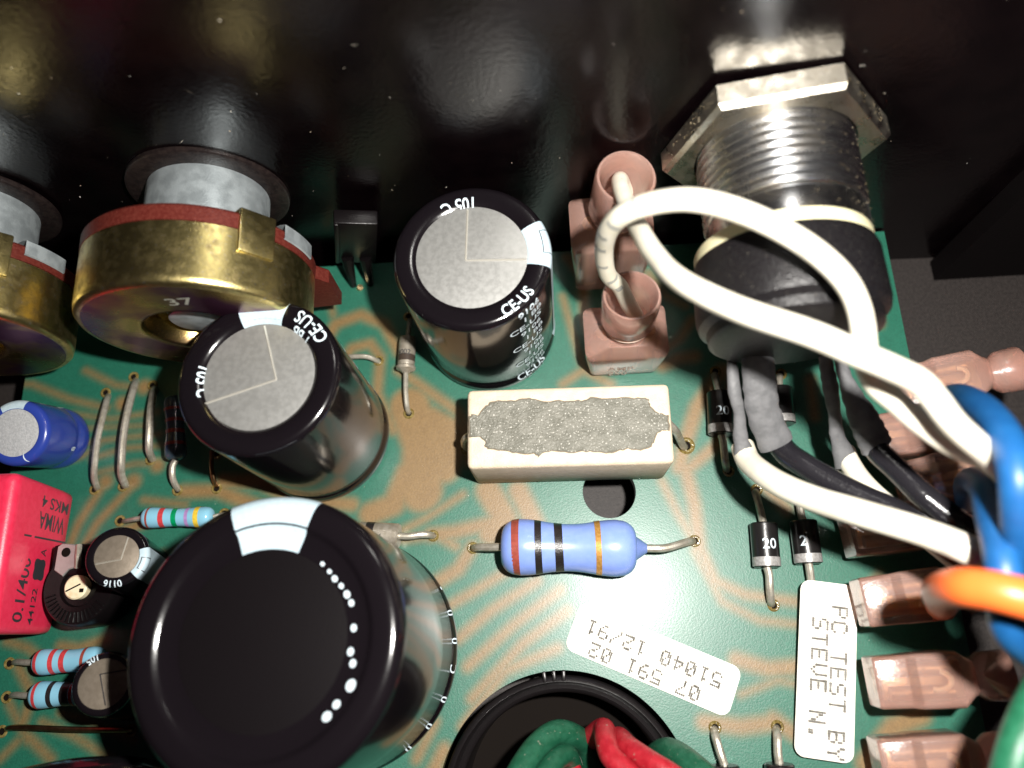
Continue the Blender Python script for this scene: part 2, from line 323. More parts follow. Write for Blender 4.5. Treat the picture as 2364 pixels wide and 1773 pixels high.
# ---- circuit board: one grid sheet with its holes; the copper shows through the green as a vertex attribute
HOLES = [(O(1316, 1062, 0), 2.95), (Vector((-0.7, -17.2, 0)), 13.0)]
board = thing('circuit_board', 'green circuit board with brown copper tracks under all the parts', 'circuit board', (0, 0, -1.6))
def make_board():
    x0, x1, y0, y1, cell = -64.0, 41.3, -46.0, 44.2, 0.36
    nx = int((x1 - x0)/cell); ny = int((y1 - y0)/cell)
    X, Y = np.meshgrid(np.linspace(x0, x1, nx + 1), np.linspace(y0, y1, ny + 1))
    X = X.ravel(); Y = Y.ravel(); inside = np.zeros(X.shape, int)
    for c, R in HOLES:
        d = np.hypot(X - c.x, Y - c.y); near = np.abs(d - R) < 0.75*cell
        s_ = np.where(near, R/np.maximum(d, 1e-6), 1.0); X = c.x + (X - c.x)*s_; Y = c.y + (Y - c.y)*s_
        inside |= ((d < R) & ~near).astype(int) + 2*near.astype(int)
    tr = np.zeros(X.shape)
    def line(pts, wd, z=O, soft=0.7, amp=1.0):
        P = [z(px, py, 0) for px, py in pts]; W_ = wd*.86*1.0687*86/1800/2
        D = np.full(X.shape, 1e9)
        for a, b_ in zip(P, P[1:] if len(P) > 1 else P):
            dx, dy = b_.x - a.x, b_.y - a.y; l2 = max(dx*dx + dy*dy, 1e-9)
            t = np.clip(((X - a.x)*dx + (Y - a.y)*dy)/l2, 0, 1)
            D = np.minimum(D, np.hypot(X - a.x - t*dx, Y - a.y - t*dy))
        v = np.clip((W_ + soft - D)/(2*soft), 0, 1); v = v*v*(3 - 2*v)*amp
        np.maximum(tr, v, out=tr)
    TR = [
        ([(690, 760), (725, 700), (780, 680), (830, 700), (862, 760)], 30), ([(735, 790), (760, 752), (800, 742), (822, 772), (815, 850), (850, 930)], 26),
        ([(862, 800), (905, 830), (990, 890), (1020, 950)], 26), ([(885, 880), (915, 960), (910, 1060)], 112), ([(925, 910), (980, 940), (960, 1010)], 84),
        ([(985, 905), (1010, 1000)], 20), ([(880, 1020), (850, 1090), (800, 1110)], 60),
        ([(1000, 1068), (920, 1120), (860, 1150)], 18), ([(1055, 1060), (1090, 1120), (1060, 1150)], 66), ([(1120, 1060), (1150, 1120), (1170, 1170)], 52),
        ([(1060, 1130), (980, 1150), (930, 1155)], 36), ([(870, 1165), (940, 1155), (985, 1180)], 22), ([(1020, 1182), (990, 1230), (940, 1260)], 34),
        ([(1110, 1225), (1020, 1280), (950, 1320)], 24), ([(1160, 1255), (1060, 1320), (990, 1380)], 26), ([(1210, 1275), (1110, 1350), (1010, 1440)], 26),
        ([(1225, 1320), (1130, 1390), (1020, 1510)], 26), ([(1205, 1400), (1090, 1450), (1000, 1570)], 24), ([(940, 1560), (900, 1640)], 22),
        ([(960, 1620), (920, 1700)], 34), ([(1560, 800), (1505, 880), (1478, 965), (1468, 1010)], 38), ([(1580, 830), (1550, 960), (1490, 1010)], 30),
        ([(1480, 1010), (1500, 1090), (1510, 1180)], 34), ([(1430, 1040), (1465, 1110), (1500, 1170)], 20), ([(1510, 1175), (1545, 1255), (1610, 1285), (1720, 1300)], 24),
        ([(1500, 1190), (1560, 1300), (1640, 1340), (1730, 1350)], 17), ([(1590, 1425), (1660, 1445), (1730, 1440)], 36), ([(1600, 1500), (1680, 1470), (1730, 1480)], 14),
        ([(1520, 1560), (1600, 1570), (1680, 1560)], 36), ([(1670, 1555), (1740, 1600)], 36), ([(1870, 1650), (1930, 1570), (1990, 1545)], 44),
        ([(1415, 770), (1470, 730), (1495, 690)], 22), ([(1430, 790), (1465, 775), (1500, 770)], 32), ([(1225, 555), (1260, 600), (1262, 680), (1290, 790)], 24), ([(1215, 640), (1240, 730), (1262, 800)], 16),
        ([(1215, 830), (1260, 800), (1320, 830)], 20), ([(1400, 590), (1440, 640), (1480, 660)], 18),
        ([(0, 826), (70, 830), (150, 862), (232, 882)], 14), ([(185, 800), (250, 832), (310, 838)], 14), ([(265, 872)], 40), ([(312, 836)], 40),
        ([(190, 925), (330, 918)], 9), ([(180, 958), (260, 946), (345, 938)], 11), ([(200, 990), (270, 968), (350, 962)], 11), ([(210, 1022), (290, 1002), (350, 1000)], 11), ([(160, 895), (240, 905), (340, 890)], 10),
        ([(228, 1040)], 38), ([(288, 1040)], 40), ([(340, 1005)], 36), ([(222, 1050), (170, 1130), (150, 1180)], 18), ([(285, 1050), (210, 1130), (170, 1200)], 18),
        ([(395, 1062), (470, 1060), (560, 1095)], 36), ([(130, 1000), (180, 985), (215, 960)], 10), ([(330, 1120), (260, 1150)], 26), ([(310, 1080), (400, 1090)], 14),
        ([(15, 1385), (60, 1400), (110, 1440)], 18), ([(40, 1440), (70, 1500), (50, 1560)], 22), ([(130, 1395), (170, 1400), (230, 1380)], 20), ([(20, 1520), (60, 1600)], 16),
        ([(90, 1560), (160, 1590), (240, 1640)], 15), ([(130, 1540), (200, 1560), (290, 1600)], 13), ([(60, 1590), (110, 1640)], 20), ([(0, 1640), (40, 1600)], 14),
        ([(240, 1340), (300, 1250), (350, 1200)], 20), ([(480, 1040), (560, 1040), (640, 1080), (760, 1090)], 36), ([(700, 600), (720, 680)], 14), ([(560, 1100), (760, 1150), (800, 1200)], 18),
        ([(1880, 560), (1900, 700)], 20), ([(1750, 820), (1760, 900)], 24), ([(1640, 1010), (1660, 1060), (1700, 1100)], 30), ([(1900, 1240), (1860, 1280)], 14)]
    for pts, wd in TR: line(pts, wd)
    idx = np.arange((nx + 1)*(ny + 1)).reshape(ny + 1, nx + 1)
    q = np.stack([idx[:-1, :-1], idx[:-1, 1:], idx[1:, 1:], idx[1:, :-1]], -1).reshape(-1, 4)
    bad = (inside[q] == 1).any(1) | (inside[q] >= 2).all(1)
    q = q[~bad]
    b = B(); me = bpy.data.meshes.new('laminate'); o = bpy.data.objects.new('laminate', me); COL.objects.link(o); o.parent = board
    V = np.stack([X*U, Y*U, np.full(X.shape, 1.6*U)], 1)
    me.from_pydata(V.tolist(), [], q.tolist())
    at_ = me.attributes.new('copper', 'FLOAT', 'POINT'); at_.data.foreach_set('value', tr.astype(np.float32))
    bm = bmesh.new(); bm.from_mesh(me)
    bmesh.ops.delete(bm, geom=[v for v in bm.verts if not v.link_faces], context='VERTS')
    es = [e for e in bm.edges if e.is_boundary]
    ex = bmesh.ops.extrude_edge_only(bm, edges=es)
    bmesh.ops.translate(bm, vec=(0, 0, -1.55*U), verts=[g for g in ex['geom'] if isinstance(g, bmesh.types.BMVert)])
    bmesh.ops.recalc_face_normals(bm, faces=bm.faces)
    bm.to_mesh(me); bm.free()
    m = bpy.data.materials.new('green_solder_mask'); m.use_nodes = True; nt = m.node_tree; N = nt.nodes; L = nt.links; bs = N['Principled BSDF']
    tc = N.new('ShaderNodeTexCoord'); at1 = N.new('ShaderNodeAttribute'); at1.attribute_name = 'copper'
    nz = N.new('ShaderNodeTexNoise'); nz.inputs['Scale'].default_value = 9; nz.inputs['Detail'].default_value = 5; L.new(tc.outputs['Object'], nz.inputs['Vector'])
    g = N.new('ShaderNodeMix'); g.data_type = 'RGBA'; g.inputs[6].default_value = (0.008, 0.098, 0.060, 1); g.inputs[7].default_value = (0.014, 0.125, 0.080, 1); L.new(nz.outputs['Fac'], g.inputs[0])
    c_ = N.new('ShaderNodeMix'); c_.data_type = 'RGBA'; c_.inputs[6].default_value = (0.17, 0.100, 0.035, 1); c_.inputs[7].default_value = (0.22, 0.138, 0.054, 1); L.new(nz.outputs['Fac'], c_.inputs[0])
    x = N.new('ShaderNodeMix'); x.data_type = 'RGBA'; L.new(at1.outputs['Fac'], x.inputs[0]); L.new(g.outputs[2], x.inputs[6]); L.new(c_.outputs[2], x.inputs[7])
    n2 = N.new('ShaderNodeTexNoise'); n2.inputs['Scale'].default_value = 60; n2.inputs['Detail'].default_value = 2; L.new(tc.outputs['Object'], n2.inputs['Vector'])
    mr = N.new('ShaderNodeMapRange'); mr.inputs[1].default_value = 0.3; mr.inputs[2].default_value = 0.7; mr.inputs[3].default_value = 0.86; mr.inputs[4].default_value = 1.14; L.new(n2.outputs['Fac'], mr.inputs[0])
    hs = N.new('ShaderNodeHueSaturation'); L.new(mr.outputs[0], hs.inputs['Value']); L.new(x.outputs[2], hs.inputs['Color']); L.new(hs.outputs[0], bs.inputs['Base Color'])
    bp = N.new('ShaderNodeBump'); bp.inputs['Strength'].default_value = 0.35; bp.inputs['Distance'].default_value = 0.006; L.new(n2.outputs['Fac'], bp.inputs['Height']); L.new(bp.outputs[0], bs.inputs['Normal'])
    bs.inputs['Roughness'].default_value = 0.47; bs.inputs['Specular IOR Level'].default_value = 0.62
    bs.inputs['Coat Weight'].default_value = 0.26; bs.inputs['Coat Roughness'].default_value = 0.26; b2 = N.new('ShaderNodeBump'); b2.inputs['Strength'].default_value = 0.12; b2.inputs['Distance'].default_value = 0.006; L.new(n2.outputs['Fac'], b2.inputs['Height']); L.new(b2.outputs[0], bs.inputs['Coat Normal'])
    me.materials.append(m)
make_board()
def pad(p, r=0.54):
    """amber flux ring round a lead hole, with the dark hole itself"""
    fr = Matrix.Translation((p.x, p.y, 0.01))
    b = B(); b.lathe([(r*0.62, 0.02), (r*0.72, 0.14), (r*0.98, 0.15), (r*1.22, 0.01)], fr, 18); o = b.build('flux_ring', 'flux', board)
    b = B(); b.lathe([(0.0, 0.0), (r*0.66, 0.0)], Matrix.Translation((p.x, p.y, 0.03)), 14); b.build('lead_hole', 'hole', o)

# ================================================================== electrolytic capacitors
def sleeve_profile(R, h, ra, edge=1.1, crimp=True, step=None, roll=0):
    p = [(0.0, 0.0), (R*0.93, 0.0), (R*0.985, 0.25), (R, 0.7)]
    if crimp: p += [(R, 1.5), (R*0.975, 1.9), (R*0.955, 2.3), (R*0.975, 2.7), (R*0.995, 3.2)]
    p += [(R*0.998, h*0.5), (R, h - edge)]
    for k in range(1, 9):
        t = rad(90*k/8); p.append((R - edge + edge*math.cos(t), h - edge + edge*math.sin(t)))
    if step: p += [(step + .5, h), (step + .2, h - .06), (step, h - .3), (step - .3, h - .42), (ra, h - .42)]
    elif roll: p += [(ra + .85, h + .02), (ra + .45, h - roll*.2), (ra + .18, h - roll*.6), (ra, h - roll)]
    else: p += [(ra + 0.15, h + 0.02), (ra, h - 0.02)]
    return p
def on_prof(prof, fr, ang, s, off):
    r, h, dr, dh = prof_pt(prof, s); nr, nh = -dh, dr
    r += nr*off; h += nh*off
    return fr @ Vector((r*math.cos(ang), r*math.sin(ang), h))
def wrap_text(b, prof, fr, text, size, ang, s, off=0.05, Rr=None):
    v, f = glyphs(text, size)
    b.add([on_prof(prof, fr, ang + x/Rr, s - y, off) for x, y in v], f)
def wrap_patch(b, prof, fr, a0, a1, s0, s1, off, na=10, ns=26):
    vs = [on_prof(prof, fr, a0 + (a1 - a0)*i/na, s0 + (s1 - s0)*k/ns, off) for k in range(ns + 1) for i in range(na + 1)]
    fs = [(k*(na + 1) + i, k*(na + 1) + i + 1, (k + 1)*(na + 1) + i + 1, (k + 1)*(na + 1) + i) for k in range(ns) for i in range(na)]
    b.add(vs, fs)
def ecap(label, base, top, h, R, ra, stripe, scores, texts, sleeve='sleeve', lid='alu', edge=1.1, group=None, lid_drop=0.12, stripe_s=None, crimp=True, marks=(), seg=72, score_m='score', score_w=0.12, step=None, roll=0):
    ax = (top - base); fr = frame(base, ax); L = ax.length
    t = thing('electrolytic_capacitor', label, 'capacitor', base, group)
    prof = sleeve_profile(R, L, ra, edge, crimp, step, roll)
    total = sum(math.hypot(b_[0] - a[0], b_[1] - a[1]) for a, b_ in zip(prof, prof[1:])) - R + ra
    b = B(); b.lathe(prof, fr, seg); sl = b.build('sleeve', sleeve, t, ang=50)
    b = B(); b.lathe([(ra + 0.12, L - lid_drop - 0.13), (ra + 0.05, L - lid_drop - 0.02), (ra*0.985, L - lid_drop), (0.0, L - lid_drop + 0.03)], fr, seg)
    ld = b.build('lid', lid, t)
    for (xa, ya, xb, yb) in scores:              # pressed vent lines
        p, q = Vector((xa, ya, 0)), Vector((xb, yb, 0)); d = (q - p).normalized(); n = Vector((-d.y, d.x, 0))*score_w; zz = L - lid_drop + 0.03
        pts = [fr @ (p + n + Vector((0, 0, zz - .02))), fr @ (p - n + Vector((0, 0, zz - .02))), fr @ (p + Vector((0, 0, zz + .12))),
               fr @ (q + n + Vector((0, 0, zz - .02))), fr @ (q - n + Vector((0, 0, zz - .02))), fr @ (q + Vector((0, 0, zz + .12)))]
        b = B(); b.add(pts, [(0, 3, 5, 2), (1, 2, 5, 4), (0, 1, 4, 3), (0, 2, 1), (3, 4, 5)]); b.build('vent_score', score_m, ld, smooth=False)
    if stripe:
        b = B(); s0 = ra + 0.05 if stripe_s is None else stripe_s
        wrap_patch(b, prof, fr, rad(stripe[0]), rad(stripe[1]), s0, total - 1.0, 0.03, 12, 60); st = b.build('polarity_stripe', 'stripe', t, ang=60)
        for (a0, a1, s0, s1) in marks:
            b = B(); wd = 0.09
            for (p0, p1, q0, q1) in ((a0, a1, s0, s0 + wd), (a0, a1, s1 - wd, s1), (a0, a0 + wd/R*57.3, s0, s1), (a1 - wd/R*57.3, a1, s0, s1)):
                wrap_patch(b, prof, fr, rad(p0), rad(p1), q0, q1, 0.05, 6, 4)
            b.build('minus_outline', 'dark_print', st)
    if texts:
        b = B()
        for (txt, size, ang, s) in texts: wrap_text(b, prof, fr, txt, size, rad(ang), s, Rr=R)
        b.build('print', 'white_print', t, smooth=False, kind='stuff')
    return t, prof, fr, total

# back capacitor beside the wall
sgap = 7.9
blk = []
for k in range(5):
    s0 = 7.35 + k*4.55
    blk += [('CE-US', 1.55, -66, s0), ('9106', 1.4, -57, s0 + 1.5), ('1 BB', 1.4, -54, s0 + 2.95)]
ecap('tall black electrolytic capacitor nearest the back wall with its vent lines crossing like an L', A(1132, 762, 0), A(1088, 589, 19.3), 19.3, 7.75, 5.42,
     (-13, 26), [(-0.6, -0.4, -0.3, 5.2), (-0.6, -0.4, 5.2, -0.7)], blk + [('105 C', 1.9, 84, 6.4)], marks=[(-2, 18, 7.0, 8.6)], edge=.75, roll=.3, lid_drop=.27)
# leaning capacitor in front of the gold potentiometer
blk = []
for k in range(5):
    s0 = 7.5 + k*4.55
    blk += [('CE-US', 1.75, 25, s0), ('1 BB', 1.6, 33, s0 - 1.5)]
ecap('tall black capacitor leaning before the gold potentiometer, white stripe at its top', A(750, 1008, 0), A(593, 864, 20), 20, 7.8, 5.3,
     (70, 110), [(1.7, -0.5, 0.1, 5.1), (1.7, -0.5, -4.9, -2.4)], blk + [('105 C', 1.9, 165, 6.0)], edge=.75, roll=.5, lid_drop=.46)
# big capacitor in the foreground
big, bprof, bfr, btot = ecap('biggest black electrolytic capacitor in the foreground with a blank black lid', A(808, 1505, 0), A(600, 1474, 22), 22, 11.9, 7.2,
     (69, 109), [], [], lid='sleeve_matt', edge=1.3, stripe_s=7.25, lid_drop=0.48, seg=96, step=9.1)
b = B()
for (px, py, r_) in ((740, 1300, 9), (757, 1318, 10), (770, 1335, 11), (786, 1352, 12), (800, 1372, 13), (811, 1392, 12), (818, 1450, 15), (812, 1505, 13), (818, 1532, 16), (815, 1583, 20), (782, 1626, 17), (760, 1654, 20)):
    c0 = bfr.inverted() @ A(px, py, 22); ang = math.atan2(c0.y, c0.x); rr = math.hypot(c0.x, c0.y); q = r_*.62*random.uniform(.75, 1.15)*60.5/1800
    loc = [(q*math.cos(2*math.pi*k/10), q*1.25*math.sin(2*math.pi*k/10)) for k in range(10)]
    L_ = (bfr.inverted() @ A(602, 1474, 22)).z
    pts = []
    for x, y in loc:
        a_ = ang + y/rr; r2 = rr + x; pts.append(on_prof(bprof, bfr, a_, r2, 0.05))
    b.add(pts, [tuple(range(10))])
b.build('print', 'white_print', big, smooth=False, kind='stuff')
b = B(); blab = []
v_ = []
for k, txt in enumerate(('0', '0', '0', 'C', '0', '0', '-')): wrap_text(b, bprof, bfr, txt, 1.3, rad(-55 + k*14), btot - .9, Rr=11.9)
b.build('side_print', 'white_print', big, smooth=False, kind='stuff')

# small electrolytics on the left
ecap('small black electrolytic capacitor marked 9110 with white stripe beside the trimmer', zd(930, 1310, 0.2), zd(745, 1200, 10.5), 10.5, 3.0, 2.1,
     (-45, 18), [(0.4, -0.3, 0.75, 1.9), (0.4, -0.3, -1.9, -0.75)], [('9110', 0.95, -108, 3.05)], lid='alu_small', edge=0.45, crimp=True, marks=[(-30, -2, 2.35, 3.5)], seg=48, score_w=0.09)
ecap('small black electrolytic capacitor with tan lid leaning over the two banded resistors', ze(880, 1170, 0.2), ze(660, 1120, 10.0), 10, 2.95, 2.3,
     None, [(-0.5, 0.85, 1.9, 1.25), (-0.5, 0.85, 0.5, -1.95)], [('105', 0.95, 108, 2.95)], lid='alu_small', edge=0.45, seg=48, score_m='dark_print', score_w=0.06)
t, p_, f_, tt = ecap('small blue electrolytic capacitor with grey lid and pale stripe', zd(390, 450, 0.1), zd(95, 412, 8.5), 8.8, 3.6, 2.6,
     (72, 122), [], [('oC', 0.9, 140, 3.0), ('(', 1.2, -70, 3.3), ('8', 1.1, -30, tt if False else 9.2), ('25 V', 1.2, 62, 6.0)], sleeve='cap_blue', lid='alu_grey', edge=0.7, seg=48)

# ================================================================== potentiometers
def potentiometer(u, zc_, label, tabs=True):
    yr = 45 - 15.1 - .012*(u + 35); R = 11.2
    t = thing('potentiometer', label, 'potentiometer', (u, 46, zc_), 'gold potentiometers on the back wall')
    fr = frame((u, yr, zc_), (0, 1, 0), (1, 0, 0))        # +z of the frame runs into the wall
    b = B(); b.lathe([(R - 0.75, 0.0), (R - 0.3, 0.12), (R - 0.06, 0.42), (R, 0.9), (R, 6.2), (R - 0.15, 6.25)], fr, 96); can = b.build('can', 'chromate', t, ang=50)
    b = B(); b.lathe([(3.2, 1.9), (4.3, 1.9), (4.55, 1.2), (4.75, 0.25), (5.1, -.08), (5.5, -.05), (6.0, 0.02), (R - 0.8, 0.02), (R - 0.70, 0.03)], fr, 80); rp = b.build('rear_plate', 'chromate_face', t, ang=50)
    b = B(); b.lathe([(0, 0.95), (2.55, 0.95), (2.8, 1.1), (2.9, 1.9), (3.3, 1.95)], fr, 48); b.build('shaft_end', 'bushing', t)
    b = B(); b.lathe([(R - 0.5, 6.22), (R + 0.05, 6.26), (R + 0.08, 7.7), (R - 0.1, 7.95), (4.0, 8.0)], fr, 96); b.build('phenolic_ring', 'phenolic', t)
    b = B(); b.lathe([(6.9, 7.9), (6.9, 8.6), (6.25, 8.9), (6.2, 15.2), (6.0, 15.9)], fr, 64)
    b.build('bushing', 'bushing', t)
    b = B(); b.lathe([(6.0, 15.35), (8.0, 15.37), (8.2, 15.5), (8.25, 15.85), (8.2, 16.0)], fr, 64); b.build('washer', 'washer', t)
    for a_ in (-41, -170, 82):                                # clamp tabs folded over the phenolic ring
        c = rad(a_); o_ = fr @ Vector((R*math.cos(c), R*math.sin(c), 0)); e = frame(o_, (0, 1, 0), (fr.to_3x3() @ Vector((-math.sin(c), math.cos(c), 0))))
        b = B(); b.box(e @ Matrix.Translation((0, -0.02, 6.2)), (3.6, 0.5, 4.4), 0.15); b.box(e @ Matrix.Translation((0, 1.2 if (e @ Vector((0, 1, 0)) - Vector((u, yr, zc_))).length < R else -1.2, 8.25)), (3.6, 2.6, 0.4), 0.12)
        b.build('clamp_tab', 'chromate', t)
    b = B(); b.lathe([(R - 3.4, 8.05), (R - 3.4, 8.55), (R - .5, 8.6), (R + .22, 8.45), (R + .26, 7.0), (R + .12, 6.9)], fr, 14, rad(-26), rad(-2)); b.build('crimp_lug', 'bushing', t, ang=50)
    b = B(); b.prism([(R*0.55, 10.5), (R*0.6, 4.0), (R - 0.4, 2.6), (R + 0.8, 4.0), (R + 0.6, 9.8)], fr, 6.3, 7.9, 0.15); b.build('terminal_lug', 'phenolic', t)
    return t, fr, rp
pt_, pfr, prp = potentiometer(-35.0, 15.9, 'gold potentiometer stamped 37 with brown ring, right of its twin')
v, f = glyphs('37', 2.1)
b = B(); b.add([pfr @ Vector((0.2 + x*1.25, -6.4 - y, -0.03)) for x, y in v], f); b.build('stamp', 'score', prp, smooth=False)
potentiometer(-61.2, 15.6, 'gold potentiometer cut off by the left edge of the picture')

# ================================================================== jack socket through the back wall
def make_jack():
    u, zc_ = 22.0, 22.6
    t = thing('jack_socket', 'panel jack socket with hex nut, chromed thread and rough black body', 'jack socket', (u, 46, zc_))
    fr = frame((u, 46, zc_), (0, -1, 0), (1, 0, 0))          # z towards the viewer, y = down in the world is -z
    def hexa(s, ro): return [(s*math.cos(rad(60*k + ro)), s*math.sin(rad(60*k + ro))) for k in range(6)]
    b = B(); rings = []
    for s, h in ((9.75, 2.3), (10.2, 2.6), (10.2, 4.5), (9.8, 4.9)):
        rings.append([fr @ Vector((x, y, h)) for x, y in hexa(s, 9.6)])
    b.loft(rings, caps=False); hx = [fr @ Vector((x, y, 4.9)) for x, y in hexa(9.8, 9.6)]; n = 48
    inner = [fr @ Vector((7.3*math.cos(2*math.pi*k/n + rad(9.6)), 7.3*math.sin(2*math.pi*k/n + rad(9.6)), 4.9)) for k in range(n)]
    o6 = []
    for k in range(n):
        i = k*6/n; a = int(i) % 6; fq = i - int(i); o6.append(hx[a].lerp(hx[(a + 1) % 6], fq))
    b.add(o6 + inner, [(k, (k + 1) % n, n + (k + 1) % n, n + k) for k in range(n)]); b.build('hex_nut', 'nickel', t, ang=25)
    prof = [(7.2, 4.0)]; h = 4.2
    while h < 11.6:
        prof += [(6.86 - .30*math.cos(2*math.pi*q/8), h + .86*q/8) for q in range(8)]; h += 0.86
    b = B(); b.lathe(prof + [(6.75, h + .1)], fr, 80); b.build('thread', 'chrome', t, ang=80)
    b = B(); b.lathe([(6.9, h), (7.0, h + 0.2), (7.0, 14.6)], fr, 80); b.build('collar', 'chrome', t)
    fb_ = fr @ Matrix.Translation((-0.6, -0.3, 0))
    b = B(); b.lathe([(6.5, 14.2), (7.6, 14.3), (7.7, 14.5), (7.7, 15.5), (7.5, 15.6)], fb_, 80); b.build('insulating_ring', 'cream', t)
    b = B(); b.lathe([(7.3, 15.4), (7.85, 15.6), (8.05, 16.2), (8.15, 20.6), (8.0, 21.3), (7.4, 21.8), (7.3, 22.6), (6.8, 22.9), (0, 22.9)], fb_, 80); b.build('body', 'jack_black', t)
    return t
make_jack()

def wire(name, label, cat, pts, r, m, seg=14, group=None, n=8):
    b = B(); sp = spline(pts, n); rr = interp(r, n) if isinstance(r, (list, tuple)) else r
    b.tube(sp, rr, seg); return b.build(name, m, None, label, cat, group)

# heat-shrink covered leads: each wire is one thing with its sleeve
def lead(label, m, wpts, wr, spts, shw, group, flat=0.6):
    t = thing('insulated_wire', label, 'wire', spts[0], group)
    b = B(); b.tube(spline(wpts, 8), wr, 14); b.build('insulation', m, t)
    b = B(); sp = spline(spts, 6); hw = interp(shw, 6)
    hw = [h_*(1 + 0.04*math.sin(i*1.7) + random.uniform(-.02, .02)) for i, h_ in enumerate(hw)]
    b.tube(sp, hw, 18, flat=flat, caps=True); b.build('heat_shrink', 'shrink', t)
    return t
k_ = 72/1800/3.686
W3 = [zl(420, 1220, 11.5), zg(455, 870, 12.5), zg(560, 960, 15), zg(700, 1040, 17), zg(900, 1120, 19), zg(1100, 1180, 21), zg(1300, 1240, 22), zg(1500, 1300, 23), zg(1700, 1370, 24), zg(1900, 1455, 25), zg(2150, 1560, 22), zg(2350, 1640, 16)]
lw3 = lead('white wire from the leftmost grey heat shrink sleeve, crossing low under the blue wire', 'wire_white',
     W3,
     1.14, [zl(325, 330, 17), zl(330, 480, 16.5), zl(352, 750, 15.5), zl(392, 930, 14.5), zl(405, 1150, 13), zl(450, 1325, 12)], [38*k_, 44*k_, 58*k_, 50*k_, 66*k_, 98*k_], 'wires soldered to the jack socket')
lead('black wire from the widest grey heat shrink sleeve, passing beneath the white one', 'wire_black',
     [zl(690, 1120, 11.5), zg(690, 810, 12), zg(800, 890, 13), zg(1000, 1010, 14), zg(1200, 1110, 15), zg(1400, 1200, 16), zg(1650, 1360, 16), zg(1950, 1560, 14)],
     1.18, [zl(510, 215, 19), zl(545, 450, 17.5), zl(570, 700, 16), zl(600, 930, 14.5), zl(710, 1205, 12.5)], [135*k_, 140*k_, 150*k_, 148*k_, 152*k_], 'wires soldered to the jack socket', flat=0.45)
lead('white wire from the narrow grey sleeve, vanishing behind the lower white wire', 'wire_white',
     [zl(1290, 1260, 9.5), zg(1110, 900, 10.5), zg(1180, 1000, 11.5), zg(1290, 1110, 12.5), zg(1430, 1220, 13), zg(1650, 1400, 13), zg(1850, 1560, 12)],
     1.0, [zl(1120, 430, 17), zl(1140, 560, 16), zl(1170, 720, 15), zl(1205, 950, 13), zl(1225, 1120, 11.5), zl(1310, 1365, 10)], [56*k_, 64*k_, 72*k_, 58*k_, 66*k_, 112*k_], 'wires soldered to the jack socket')
lead('shiny black wire from the rightmost grey heat shrink sleeve', 'wire_black',
     [zl(1510, 1100, 12), zg(1275, 800, 13), zg(1400, 925, 14), zg(1550, 1070, 15), zg(1700, 1190, 15.5), zg(1810, 1275, 15.5), zg(1950, 1390, 14), zg(2100, 1500, 12)],
     1.15, [zl(1230, 430, 17.5), zl(1290, 620, 17), zl(1360, 800, 16), zl(1440, 960, 15), zl(1500, 1090, 14), zl(1560, 1215, 13)], [45*k_, 60*k_, 90*k_, 125*k_, 140*k_, 145*k_], 'wires soldered to the jack socket')

# ================================================================== pink insulated terminals
def ring_pts(fr, w_, d_, r, h, cx=0, cy=0): return [fr @ Vector((cx + x, cy + y, h)) for x, y in rrect(w_, d_, r, 3)]
def upright_terminal(label, foot, w_, d_, hb, top, rb, group, text=True, lobe=False):
    """flag terminal: a body pushed over a board tab, with a flared barrel for the wire on top"""
    t = thing('crimp_terminal', label, 'terminal', foot, group)
    fr = frame(foot, (0, 0, 1)); b = B()
    b.loft([ring_pts(fr, w_*.80, d_*.86, .5, 0.25), ring_pts(fr, w_*.86, d_*.95, .6, 1.2), ring_pts(fr, w_, d_, .7, hb - 2.0), ring_pts(fr, w_, d_*.98, .8, hb - 1.3), ring_pts(fr, w_*.62, d_*.74, 1.0, hb)])
    body = b.build('housing', 'pink', t, ang=40)
    ax = top - (fr @ Vector((0, 0, hb - .5))); L = ax.length; f2 = frame(fr @ Vector((0, 0, hb - .5)), ax)
    b = B(); b.lathe([(rb*.78, 0), (rb*.70, 0.9), (rb*.72, 1.7), (rb*.98, 2.5), (rb*1.02, L - .3), (rb*.97, L), (rb*.90, L), (rb*.82, L - .4), (rb*.66, L - 3.2), (rb*.60, L - 4.6), (0, L - 4.7)], f2, 40); b.build('barrel', 'pink', t, ang=50)
    b = B(); b.lathe([(rb*.80, 1.2), (rb*.86, 1.4), (rb*.80, 1.7)], f2, 32); b.build('neck_ring', 'pink_pale', t)
    rc = B()
    for sx in (-1, 1): rc.tube([fr @ Vector((sx*w_*.24, 0, 1.0)), fr @ Vector((sx*w_*.24, 0, hb - 1.6))], .85, 14)
    rc.box(fr @ Matrix.Translation((0, .5, hb*.5)), (w_*.6, .5, hb*.7), .1); rc.build('receptacle', 'brass', t)
    if text:
        v, f = glyphs('AMP', 1.5); f3 = frame(fr @ Vector((0, -d_*.49 + .0, 2.6)), (0, -1, 0.02), (1, 0, 0))
        b = B(); b.add([f3 @ Vector((x - 2.0, y, 0.03)) for x, y in v], f); v, f = glyphs('250', 1.5); b.add([f3 @ Vector((x - 1.9, y - 1.6, -.05)) for x, y in v], f); b.build('moulded_mark', 'pink_pale', body, smooth=False, kind='stuff')
    return t
GP = 'pink crimp terminals on the board'
ca = A(1440, 790, 0)
fa = Vector((A(1446, 761, 8).x, A(1446, 761, 8).y + 0.2, 0))
upright_terminal('upright pink crimp terminal behind the ceramic resistor, open barrel facing up', fa, 9.0, 6.2, 8.2, A(1459, 681, 14.5), 2.95, GP)
fb = Vector((A(1400, 600, 6).x + 0.4, A(1446, 410, 20).y, 0))
upright_terminal('tallest pink crimp terminal standing close to the back wall', fb, 9.0, 6.6, 12.5, A(1446, 408, 20.5), 2.95, GP, text=False)

